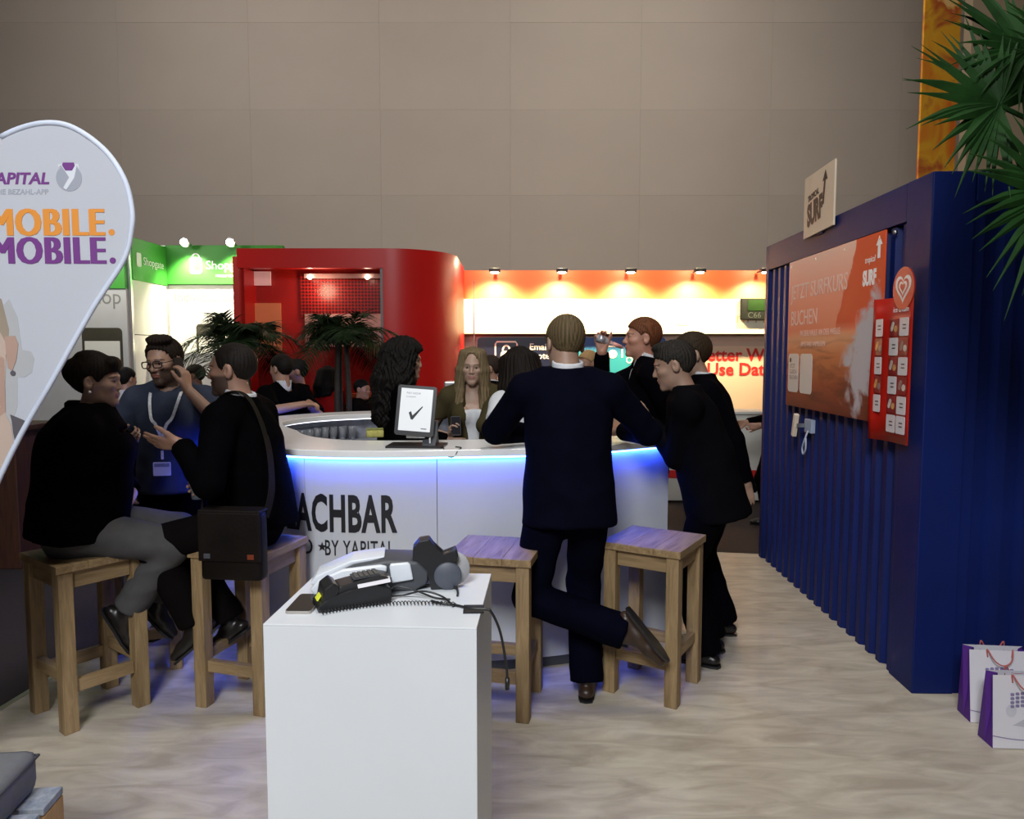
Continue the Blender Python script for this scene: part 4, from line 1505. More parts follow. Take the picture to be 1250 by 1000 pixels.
# inner shelf of the rear arm
bm = bmesh.new()
sweep_bar(bm, LB * 0.60, LB, [(-0.06, 0.955), (-0.06, 0.98), (-0.245, 0.98), (-0.245, 0.955)], 40)
mobj('inner_shelf', bm, M_grey, bar)
bm = bmesh.new()
sweep_bar(bm, LB * 0.60, LB, [(-0.052, 0.89), (-0.052, ZB - 0.04), (-0.056, ZB - 0.04), (-0.056, 0.89)], 40)
mobj('inner_back', bm, mat('grey_inner_panel', (0.30, 0.30, 0.34), 0.3, var=0.3, scale=14), bar)


def bar_text(body, size, x_right, z, sx, bold, m, name='lettering', **kw):
    me = text_mesh(body, size, sx=sx, bold=bold, ext=0.0006, **kw)
    bm = bmesh.new()
    bm.from_mesh(me)
    bmesh.ops.subdivide_edges(bm, edges=[e for e in bm.edges if e.calc_length() > 0.05], cuts=2)
    mxx = max(v.co.x for v in bm.verts)
    # arc length where the path passes x = x_right on the front
    s_r = min((s for s in [k * 0.01 for k in range(250)]), key=lambda s: abs(bar_at(s)[0].x - x_right))
    for v in bm.verts:
        s = s_r + (mxx - v.co.x)
        p = bar_off(s, 0.0008 + v.co.z, z + v.co.y)
        v.co = p
    return bm


def bar_lettering(body, size, x_right, z, sx, bold, m, **kw):
    me = text_mesh(body, size, sx=sx, bold=bold, ext=0.0006, **kw)
    bm = bmesh.new()
    bm.from_mesh(me)
    bmesh.ops.triangulate(bm, faces=bm.faces)
    mxx = max(v.co.x for v in bm.verts)
    s_r = min([k * 0.005 for k in range(500)], key=lambda s: abs(bar_at(s)[0].x - x_right))
    for v in bm.verts:
        v.co = bar_off(s_r + (mxx - v.co.x), 0.0022 + v.co.z, z + v.co.y)
    mobj('lettering', bm, m, bar)


bar_lettering('BEACHBAR', 0.262, -0.587, 0.77, 0.495, 0.0085, M_ink, spacing=1.08)
bar_lettering('D', 0.115, -1.035, 0.640, 0.72, 0.0008, M_ink)
bar_lettering('BY YAPITAL', 0.115, -0.605, 0.640, 0.555, 0.0008, M_ink, spacing=1.1)


def star(r):
    return [((r if k % 2 == 0 else r * 0.42) * math.sin(PI * k / 5), (r if k % 2 == 0 else r * 0.42) * math.cos(PI * k / 5)) for k in range(10)]


s_star = min([k * 0.005 for k in range(500)], key=lambda s: abs(bar_at(s)[0].x + 0.982))
p, t, n = bar_at(s_star)
flat('star_emblem', star(0.026), M_ink, bar, frame_xz(bar_off(s_star, 0.001, 0.682), -t), 0.002)

# ------------------------------------------------------------------ things on and behind the bar
tb = thing('tablet_stand', 'black tablet showing a check mark on a stand on the bar', 'tablet', (-0.50, 3.86, ZB), R(-4))
bm = bmesh.new()
prism(bm, rrect(0.30, 0.19, 0.012), 0.010)
mobj('base', bm, M_black, tb)
bm = bmesh.new()
prism(bm, [(-0.07, 0.0), (0.05, 0.0), (0.02, 0.05), (0.03, 0.12), (0.012, 0.12), (-0.02, 0.05)], 0.07, frame_xz((0.035, 0.02, 0.01), (0, 1, 0)))
mobj('neck', bm, M_dark, tb)
box_obj('bracket', (0.0, -0.028, 0.062), (0.10, 0.03, 0.03), M_chrome, tb, bev=0.004)
box_obj('stylus', (0.075, -0.035, 0.052), (0.008, 0.008, 0.075), M_wprint, tb, bev=0.002)
TM = Matrix.Translation((0.0, -0.03, 0.19)) @ Euler((R(-9), R(4), 0)).to_matrix().to_4x4() @ frame_xz((0, 0, 0))
bm = bmesh.new()
prism(bm, rrect(0.205, 0.262, 0.014), 0.014, TM @ PT(0, 0, -0.014))
mobj('case', bm, M_black, tb)
M_screen = mat('tablet_screen', (0.5, 0.5, 0.5), 0.3, emit=(0.80, 0.86, 0.92), estr=0.48, var=0)
flat('screen', rrect(0.168, 0.222, 0.002), M_screen, tb, TM @ PT(0, 0.004, 0.0), 0.001)
flat('check_mark', [(-0.035, 0.0), (-0.024, 0.008), (-0.014, -0.014), (0.034, 0.038), (0.036, 0.032), (-0.012, -0.036), (-0.022, -0.034)], M_ink, tb, TM @ PT(0.0, -0.012, 0.0012), 0.0006)
text('PAY NOW', 0.016, M_grey, tb, TM @ PT(-0.055, 0.085, 0.0012), ext=0.0003)
text('0123456789', 0.010, M_grey, tb, TM @ PT(-0.055, 0.068, 0.0012), ext=0.0003)
flat('small_mark', rrect(0.03, 0.006, 0.002), M_grey, tb, TM @ PT(0.05, -0.092, 0.0012), 0.0004)
bm = bmesh.new()
tube(bm, catmull([(0.10, 0.02, 0.006), (0.14, -0.02, 0.006), (0.155, -0.09, 0.004), (0.165, -0.126, -0.004), (0.185, -0.130, -0.035), (0.215, -0.128, -0.035), (0.235, -0.124, -0.004), (0.245, -0.08, 0.005), (0.21, -0.04, 0.004)], 8), 0.003, 7)
mobj('cable', bm, M_black, tb, True)

# tumblers on the inner shelf
M_tumbler = mat('clear_glass', (0.85, 0.88, 0.95), 0.05, var=0, trans=0.85)


def tumbler_mesh():
    bm = bmesh.new()
    lathe(bm, [(0.0, 0.0), (0.026, 0.0), (0.032, 0.11), (0.0295, 0.11), (0.024, 0.012), (0.0, 0.012)], 12)
    return bm


tm_ = None
srows = []
for row in range(2):
    for i in range(12):
        s = LB * 0.615 + i * 0.093 + row * 0.045
        p = bar_off(s, -0.11 - row * 0.085, 0.981)
        srows.append((p, row, i))
for p, row, i in srows:
    if tm_ is None:
        tm_ = mobj('tumbler', tumbler_mesh(), M_tumbler, None, True)
        tag(tm_, 'clear drinking glass on the shelf under the rear bar top', 'glass', 'drinking glasses on the rear bar shelf')
        o = tm_
    else:
        o = tm_.copy()
        COL.objects.link(o)
    o.location = p

sp2 = thing('sponge', 'yellow green cleaning sponge on the inner shelf beside the woman with curly hair', 'sponge', (-0.80, 4.28, 1.19), R(12))
bm = bmesh.new()
bx(bm, (0, 0, 0.022), (0.10, 0.06, 0.044), bev=0.008)
mobj('foam', bm, mat('yellow_foam', (0.45, 0.42, 0.12), 0.95, var=0.15, scale=60, bump=0.5, bscale=150), sp2, True)
bm = bmesh.new()
bx(bm, (0, 0, 0.048), (0.098, 0.058, 0.008), bev=0.003)
mobj('scouring_pad', bm, mat('olive_pad', (0.2, 0.22, 0.06), 0.95, var=0.2, scale=90), sp2, True)

# coffee machine on the rear bar, between the tablet and the blonde woman
cm = thing('coffee_machine', 'black coffee machine with silver top on the rear bar', 'machine', (-0.40, 6.05, ZB), 0)
box_obj('housing', (0, 0.02, 0.02), (0.30, 0.26, 0.04), M_black, cm, bev=0.006)
box_obj('column', (0, 0.10, 0.13), (0.28, 0.10, 0.20), M_black, cm, bev=0.006)
box_obj('brew_head', (0, 0.0, 0.235), (0.29, 0.26, 0.05), M_chrome, cm, bev=0.008)
for x in (-0.06, 0.06):
    bm = bmesh.new()
    lathe(bm, [(0.018, 0.0), (0.022, 0.05), (0.0, 0.05)], 12, (x, -0.03, 0.165))
    mobj('nozzle', bm, M_chrome, cm, True)
M_cup = mat('white_porcelain', (0.75, 0.75, 0.74), 0.25, var=0)
for i, x in enumerate((-0.06, 0.06)):
    c = thing('coffee_cup', ['left white cup under the nozzles of the coffee machine', 'right white cup under the nozzles of the coffee machine'][i], 'cup', (-0.40 + x, 6.02, ZB + 0.041), group='white coffee cups')
    bm = bmesh.new()
    lathe(bm, [(0.0, 0.0), (0.024, 0.0), (0.038, 0.06), (0.035, 0.06), (0.022, 0.006), (0.0, 0.006)], 14)
    mobj('bowl', bm, M_cup, c, True)
    bm = bmesh.new()
    tube(bm, catmull([(0.033, 0, 0.048), (0.055, 0, 0.045), (0.055, 0, 0.02), (0.029, 0, 0.016)], 4), 0.004, 6)
    mobj('handle', bm, M_cup, c, True)

# ------------------------------------------------------------------ palms
M_leaf = mat('palm_leaf', (0.011, 0.040, 0.008), 0.6, var=0.35, scale=9, spec=0.15)
M_leafd = mat('dark_palm_leaf', (0.011, 0.024, 0.007), 0.5, var=0.4, scale=9, spec=0.15)
M_stem = mat('palm_stem', (0.03, 0.023, 0.013), 0.8, var=0.25, scale=20, bump=0.6, bscale=40)
M_pot = mat('anthracite_pot', (0.03, 0.03, 0.032), 0.5)


def blade(bm, a, d, side, up, L, w, droop, n=4, fold=0.25):
    """a folded, pointed leaf segment starting at a, along d."""
    rows = []
    for i in range(n + 1):
        t = i / n
        c = a + d * L * t - Vector((0, 0, 1)) * droop * t * t * L
        ww = w * (0.45 + 0.55 * math.sin(PI * min(1, t * 1.15 + 0.12))) * (1 - t ** 3) + 0.0006
        rows.append((bm.verts.new(c + side * ww - up * ww * fold), bm.verts.new(c + up * ww * fold), bm.verts.new(c - side * ww - up * ww * fold)))
    for i in range(n):
        for k in range(2):
            bm.faces.new((rows[i][k], rows[i + 1][k], rows[i + 1][k + 1], rows[i][k + 1]))


def fan_leaf(parent, root, tip, normal, rad, nseg, m):
    """palmate leaf: petiole from root to tip, then segments in a fan."""
    root, tip = Vector(root), Vector(tip)
    bm = bmesh.new()
    ax = (tip - root).normalized()
    nn = Vector(normal)
    nn = (nn - ax * nn.dot(ax)).normalized()
    sd = ax.cross(nn)
    mid = (root + tip) / 2 + Vector((0, 0, 0.03))
    tube(bm, catmull([root, mid, tip], 4), 0.008, 6)
    for i in range(nseg):
        a = R(-128 + 256 * i / (nseg - 1)) + rnd.uniform(-0.03, 0.03)
        d = (ax * math.cos(a) + sd * math.sin(a) + nn * rnd.uniform(-0.02, 0.12)).normalized()
        s_ = d.cross(nn).normalized()
        L = rad * (1.0 - 0.25 * abs(a) / 2.2) * rnd.uniform(0.9, 1.06)
        blade(bm, tip, d, s_, nn, L, 0.0215 * rad / 0.42, rnd.uniform(0.06, 0.30), 5, 0.38)
    return mobj('leaf', bm, m, parent)


fp = thing('fan_palm', 'large fan palm with dark green pleated leaves at the upper right corner', 'plant', (2.42, 2.62, 0))
bm = bmesh.new()
lathe(bm, [(0.0, 0.0), (0.15, 0.0), (0.19, 0.36), (0.20, 0.38), (0.17, 0.38), (0.165, 0.33), (0.0, 0.33)], 24)
mobj('pot', bm, M_pot, fp, True)
bm = bmesh.new()
tube(bm, [(0, 0, 0.3), (0.01, 0, 0.9), (0.0, 0.01, 1.5), (0.0, 0, 2.15)], [0.06, 0.05, 0.05, 0.045], 12)
mobj('trunk', bm, M_stem, fp, True)
T0 = (0, 0, 2.12)
for tip, nrm, rd in (((-0.80, -0.10, 2.50), (0.25, -0.95, 0.3), 0.40), ((-0.64, 0.02, 2.72), (0.3, -0.9, 0.35), 0.40),
                     ((-0.63, -0.16, 2.20), (0.35, -0.95, 0.1), 0.42), ((-0.66, -0.20, 2.60), (0.1, -0.9, 0.5), 0.38), ((-0.50, -0.24, 2.08), (0.35, -0.95, 0.0), 0.42), ((-0.40, -0.20, 2.66), (0.1, -0.9, 0.5), 0.44), ((-0.55, -0.20, 2.42), (0.2, -0.95, 0.3), 0.40),
                     ((0.30, -0.05, 2.60), (-0.3, -0.8, 0.5), 0.46), ((0.35, 0.15, 2.35), (-0.3, -0.5, 0.8), 0.45),
                     ((0.05, 0.35, 2.55), (0.0, 0.6, 0.7), 0.45), ((0.12, -0.38, 2.25), (0.2, -0.9, 0.5), 0.40)):
    fan_leaf(fp, T0, tip, nrm, rd, 34, M_leaf)


def pinnate(parent, root, d0, L, droop, nl, lw, ll, m):
    bm = bmesh.new()
    root = Vector(root)
    d0 = Vector(d0).normalized()
    pts = [root + d0 * L * t - Vector((0, 0, 1)) * droop * L * t * t for t in [i / 12 for i in range(13)]]
    tube(bm, pts, [0.008 - 0.0005 * i for i in range(13)], 5)
    for i in range(nl):
        t = 0.2 + 0.8 * i / nl
        j = min(11, int(t * 12))
        c = pts[j].lerp(pts[j + 1], t * 12 - j)
        ax = (pts[j + 1] - pts[j]).normalized()
        sd = ax.cross(Vector((0, 0, 1)))
        sd = sd.normalized() if sd.length > 1e-3 else Vector((1, 0, 0))
        up = sd.cross(ax)
        for sgn in (-1, 1):
            d = (ax * 0.55 + sd * sgn * 0.8 + up * rnd.uniform(0.0, 0.3)).normalized()
            blade(bm, c, d, d.cross(up).normalized(), up, ll * math.sin(PI * (0.15 + 0.8 * t)) * rnd.uniform(0.85, 1.1), lw, rnd.uniform(0.2, 0.7), 3, 0.3)
    return mobj('frond', bm, m, parent)


def feather_palm(label, loc, hs_, nf, L, seed):
    rr = random.Random(seed)
    t = thing('feather_palm', label, 'plant', loc, 0, 'feather palms behind the bar')
    bm = bmesh.new()
    lathe(bm, [(0.0, 0.0), (0.18, 0.0), (0.22, 0.42), (0.20, 0.42), (0.19, 0.38), (0.0, 0.38)], 20)
    mobj('pot', bm, M_pot, t, True)
    bm = bmesh.new()
    for k in range(3):
        a = 2.1 * k
        tube(bm, [(0.05 * math.cos(a), 0.05 * math.sin(a), 0.36), (0.07 * math.cos(a), 0.07 * math.sin(a), hs_ * 0.7), (0.05 * math.cos(a), 0.05 * math.sin(a), hs_)], [0.04, 0.03, 0.025], 8)
    mobj('trunk', bm, M_stem, t, True)
    for k in range(nf):
        a = 2 * PI * k / nf + rr.uniform(-0.2, 0.2)
        e = rr.uniform(0.2, 3.5)
        pinnate(t, (0.04 * math.cos(a), 0.04 * math.sin(a), hs_), (math.cos(a), math.sin(a), e), L * rr.uniform(0.8, 1.1), rr.uniform(0.55, 1.0), 26, 0.007, 0.30, M_leafd)


feather_palm('dark feather palm in front of the red booth, the left one', (-2.66, 7.25, -0.035), 1.78, 26, 0.74, 3)
feather_palm('dark feather palm in front of the red booth, the right one', (-1.72, 7.45, -0.035), 1.80, 26, 0.74, 8)

# ------------------------------------------------------------------ people: implicit surfaces
f32 = np.float32


class Field:
    def __init__(self, lo, hi, h):
        self.lo = np.array(lo, f32)
        self.h = h
        self.n = np.ceil((np.array(hi) - self.lo) / h).astype(int) + 2
        self.D = np.full(self.n, 0.06, f32)

    def sl(self, lo, hi):
        a = np.clip(np.floor((np.array(lo) - self.lo) / self.h).astype(int), 0, self.n)
        b = np.clip(np.ceil((np.array(hi) - self.lo) / self.h).astype(int) + 1, 0, self.n)
        if np.any(b <= a):
            return None
        s = tuple(slice(int(p), int(q)) for p, q in zip(a, b))
        ax = [self.lo[i] + self.h * np.arange(a[i], b[i], dtype=f32) for i in range(3)]
        return s, ax[0][:, None, None], ax[1][None, :, None], ax[2][None, None, :]

    def _put(self, lo, hi, fn, k, sub=False):
        r = self.sl(lo, hi)
        if r is None:
            return
        s, X, Y, Z = r
        d = fn(X, Y, Z)
        A = self.D[s]
        if sub:
            h = np.clip(0.5 - 0.5 * (A + d) / k, 0, 1)
            self.D[s] = A + (-d - A) * h + k * h * (1 - h)
        else:
            h = np.clip(0.5 + 0.5 * (A - d) / k, 0, 1)
            self.D[s] = A + (d - A) * h - k * h * (1 - h)

    def cone(self, a, b, ra, rb, k=0.02, ax=None, sq=1.0, sub=False):
        a = np.array(a, f32)
        b = np.array(b, f32)
        m = max(ra, rb) + 0.045
        lo = np.minimum(a, b) - m
        hi = np.maximum(a, b) + m
        ba = b - a
        L2 = max(float(ba @ ba), 1e-9)

        def fn(X, Y, Z):
            px, py, pz = X - a[0], Y - a[1], Z - a[2]
            h = np.clip((px * ba[0] + py * ba[1] + pz * ba[2]) / L2, 0, 1)
            vx, vy, vz = px - ba[0] * h, py - ba[1] * h, pz - ba[2] * h
            if ax is not None and sq != 1.0:
                c = (vx * ax[0] + vy * ax[1] + vz * ax[2]) * (1 / sq - 1)
                vx, vy, vz = vx + c * ax[0], vy + c * ax[1], vz + c * ax[2]
            return np.sqrt(vx * vx + vy * vy + vz * vz) - (ra + (rb - ra) * h)
        self._put(lo, hi, fn, k, sub)

    def ell(self, c, Rm, r, k=0.02, sub=False):
        c = np.array(c, f32)
        Rm = np.array(Rm, f32)
        r = np.array(r, f32)
        m = float(r.max()) + 0.045

        def fn(X, Y, Z):
            px, py, pz = X - c[0], Y - c[1], Z - c[2]
            q = [(px * Rm[0, i] + py * Rm[1, i] + pz * Rm[2, i]) / r[i] for i in range(3)]
            k0 = np.sqrt(q[0] ** 2 + q[1] ** 2 + q[2] ** 2)
            k1 = np.sqrt((q[0] / r[0]) ** 2 + (q[1] / r[1]) ** 2 + (q[2] / r[2]) ** 2) + 1e-6
            return k0 * (k0 - 1) / k1
        self._put(c - m, c + m, fn, k, sub)

    def cut(self, p, n, lo=None, hi=None):
        """remove the half space on the side of n."""
        p = np.array(p, f32)
        n = np.array(n, f32)
        n = n / np.linalg.norm(n)
        r = self.sl(self.lo if lo is None else lo, self.lo + self.h * self.n if hi is None else hi)
        if r is None:
            return
        s, X, Y, Z = r
        d = (X - p[0]) * n[0] + (Y - p[1]) * n[1] + (Z - p[2]) * n[2]
        self.D[s] = np.maximum(self.D[s], d)

    def cutfn(self, lo, hi, fn):
        r = self.sl(lo, hi)
        if r is None:
            return
        s, X, Y, Z = r
        self.D[s] = np.maximum(self.D[s], fn(X, Y, Z))

    def mesh(self):
        D = self.D
        S = D < 0
        c = [S[i:S.shape[0] - 1 + i, j:S.shape[1] - 1 + j, k:S.shape[2] - 1 + k] for i in (0, 1) for j in (0, 1) for k in (0, 1)]
        cnt = sum(x.astype(np.int8) for x in c)
        act = (cnt > 0) & (cnt < 8)
        ijk = np.argwhere(act)
        if len(ijk) == 0:
            return np.zeros((0, 3)), np.zeros((0, 4), int)
        idx = np.full(act.shape, -1, np.int32)
        idx[act] = np.arange(len(ijk))
        off = np.array([(i, j, k) for i in (0, 1) for j in (0, 1) for k in (0, 1)])
        vals = np.stack([D[ijk[:, 0] + o[0], ijk[:, 1] + o[1], ijk[:, 2] + o[2]] for o in off], 1)
        acc = np.zeros((len(ijk), 3))
        num = np.zeros(len(ijk))
        for a in range(8):
            for b in range(a + 1, 8):
                df = off[b] - off[a]
                if np.abs(df).sum() != 1:
                    continue
                va, vb = vals[:, a], vals[:, b]
                m = (va < 0) != (vb < 0)
                t = np.where(m, va / np.where(m, va - vb, 1), 0)
                acc += np.where(m[:, None], off[a] + t[:, None] * df, 0)
                num += m
        V = self.lo + self.h * (ijk + acc / num[:, None])
        Q = []
        for ax in range(3):
            s0 = [slice(1, -1)] * 3
            s1 = [slice(1, -1)] * 3
            s0[ax] = slice(0, -1)
            s1[ax] = slice(1, None)
            A, B = S[tuple(s0)], S[tuple(s1)]
            e = np.argwhere(A != B)
            if len(e) == 0:
                continue
            inside = A[e[:, 0], e[:, 1], e[:, 2]]
            base = e.copy()
            for q in range(3):
                if q != ax:
                    base[:, q] += 1
            u, v = (ax + 1) % 3, (ax + 2) % 3
            cells = []
            for du, dv in ((-1, -1), (0, -1), (0, 0), (-1, 0)):
                cc = base.copy()
                cc[:, u] += du
                cc[:, v] += dv
                cells.append(idx[cc[:, 0], cc[:, 1], cc[:, 2]])
            q = np.stack(cells, 1)
            q[~inside] = q[~inside][:, ::-1]
            Q.append(q)
        Q = np.concatenate(Q)
        Q = Q[(Q >= 0).all(1)]
        return V, Q


def np_mesh(name, V, Q, m, parent, tint=None, smooth_it=1, disp=None):
    V = V.astype(np.float64)
    if smooth_it and len(Q):
        for _ in range(smooth_it):
            acc = np.zeros_like(V)
            num = np.zeros(len(V))
            for a, b in ((0, 1), (1, 2), (2, 3), (3, 0)):
                np.add.at(acc, Q[:, a], V[Q[:, b]])
                np.add.at(acc, Q[:, b], V[Q[:, a]])
                np.add.at(num, Q[:, a], 1)
                np.add.at(num, Q[:, b], 1)
            V = V * 0.5 + 0.5 * acc / np.maximum(num, 1)[:, None]
    if disp is not None and len(Q):
        fn = np.cross(V[Q[:, 2]] - V[Q[:, 0]], V[Q[:, 3]] - V[Q[:, 1]])
        vn = np.zeros_like(V)
        for a in range(4):
            np.add.at(vn, Q[:, a], fn)
        vn /= np.maximum(np.linalg.norm(vn, axis=1), 1e-12)[:, None]
        V = V + vn * disp(V)[:, None]
    me = bpy.data.meshes.new(name)
    me.vertices.add(len(V))
    me.vertices.foreach_set('co', V.astype(f32).ravel())
    me.loops.add(len(Q) * 4)
    me.loops.foreach_set('vertex_index', Q.astype(np.int32).ravel())
    me.polygons.add(len(Q))
    me.polygons.foreach_set('loop_start', np.arange(0, len(Q) * 4, 4, dtype=np.int32))
    me.polygons.foreach_set('use_smooth', np.ones(len(Q), bool))
    me.update(calc_edges=True)
    if tint is not None:
        at = me.color_attributes.new('tint', 'FLOAT_COLOR', 'POINT')
        C = np.ones((len(V), 4), f32)
        C[:, :3] = tint(V)
        at.data.foreach_set('color', C.ravel())
    me.materials.append(m)
    o = bpy.data.objects.new(name, me)
    link(o, parent)
    return o


M_skin = mat_attr('skin', 0.5, bump=0.05)
M_hairA = mat_attr('hair', 0.62, bump=0.35, bscale=220)
M_hairA.node_tree.nodes['Principled BSDF'].inputs['Specular IOR Level'].default_value = 0.12
CLOTH = {}


def cloth(name, col, rough=0.85):
    if name not in CLOTH:
        CLOTH[name] = mat(name, col, rough, var=0.10, scale=14, bump=0.12, bscale=500, sheen=0.0, spec=0.02)
    return CLOTH[name]


def wr_noise(seed, amp, fr=1.0):
    r = np.random.RandomState(seed)
    K = r.normal(size=(7, 3)) * np.array([11, 11, 17]) * fr
    P = r.uniform(0, 6.28, 7)

    def f(V):
        W = V + 0.02 * np.sin(V[:, [1, 2, 0]] * 9)
        s = sum(np.sin(W @ K[i] + P[i]) for i in range(7)) / 7
        return amp * (1 - 2 * np.abs(s)) * 1.6
    return f


def nv(v):
    v = np.array(v, float)
    return v / max(np.linalg.norm(v), 1e-9)


def ik(a, t, l1, l2, hint):
    a, t = np.array(a, float), np.array(t, float)
    d = t - a
    L = np.linalg.norm(d)
    u = d / max(L, 1e-9)
    if L > (l1 + l2) * 0.995:
        L = (l1 + l2) * 0.995
        t = a + u * L
    x = (l1 * l1 - l2 * l2 + L * L) / (2 * L)
    hgt = math.sqrt(max(l1 * l1 - x * x, 0))
    hv = np.array(hint, float)
    hv = hv - u * (hv @ u)
    hv = nv(hv)
    return a + u * x + hv * hgt, t


def hand_prims(F, w, d, n, side, S, curl=0.5, spread=0.12, thumb=(0.7, 0.4), rr=1.0):
    """w wrist, d finger direction, n palm normal (the way the palm looks), side = direction of the thumb."""
    w = np.array(w, float)
    d = nv(d)
    n = nv(np.array(n) - d * np.dot(n, d))
    s = nv(np.array(side) - d * np.dot(side, d) - n * np.dot(side, n))
    g = S * rr
    kn = []
    for i, (o, L) in enumerate(((0.028, 0.088), (0.0095, 0.092), (-0.0095, 0.088), (-0.027, 0.080))):
        k0 = w + (d * L * 1.0 + s * o) * S - n * 0.002 * S
        F.cone(w + (d * 0.012 + s * o * 0.6) * S, k0, 0.0155 * g, 0.0115 * g, 0.012, n, 0.85)
        kn.append(k0)
    cl = curl if isinstance(curl, (list, tuple)) else [curl] * 4
    for i, (k0, L) in enumerate(zip(kn, (0.072, 0.080, 0.074, 0.058))):
        a = spread * (1.5 - i)
        fd = nv(d + s * a)
        p = k0
        ang = 0.0
        for j, (fr, q) in enumerate(((0.46, 0.75), (0.30, 1.0), (0.24, 0.7))):
            ang += cl[i] * q
            v = fd * math.cos(ang) + n * math.sin(ang)
            p2 = p + v * L * fr * S
            F.cone(p, p2, (0.0092 - 0.0009 * j) * g, (0.0086 - 0.0010 * j) * g, 0.004)
            p = p2
    tb0 = w + (d * 0.022 + s * 0.020 + n * 0.004) * S
    tv = nv(d * 0.62 + s * 0.72 * thumb[0] + n * 0.35 * thumb[1])
    t1 = tb0 + tv * 0.044 * S
    tv2 = nv(tv + d * 0.45 * (1 - thumb[0] * 0.4) + n * 0.30 * thumb[1])
    t2 = t1 + tv2 * 0.033 * S
    t3 = t2 + nv(tv2 + d * 0.3) * 0.026 * S
    F.cone(tb0, t1, 0.0175 * g, 0.0118 * g, 0.014)
    F.cone(t1, t2, 0.0115 * g, 0.0100 * g, 0.006)
    F.cone(t2, t3, 0.0100 * g, 0.0082 * g, 0.006)


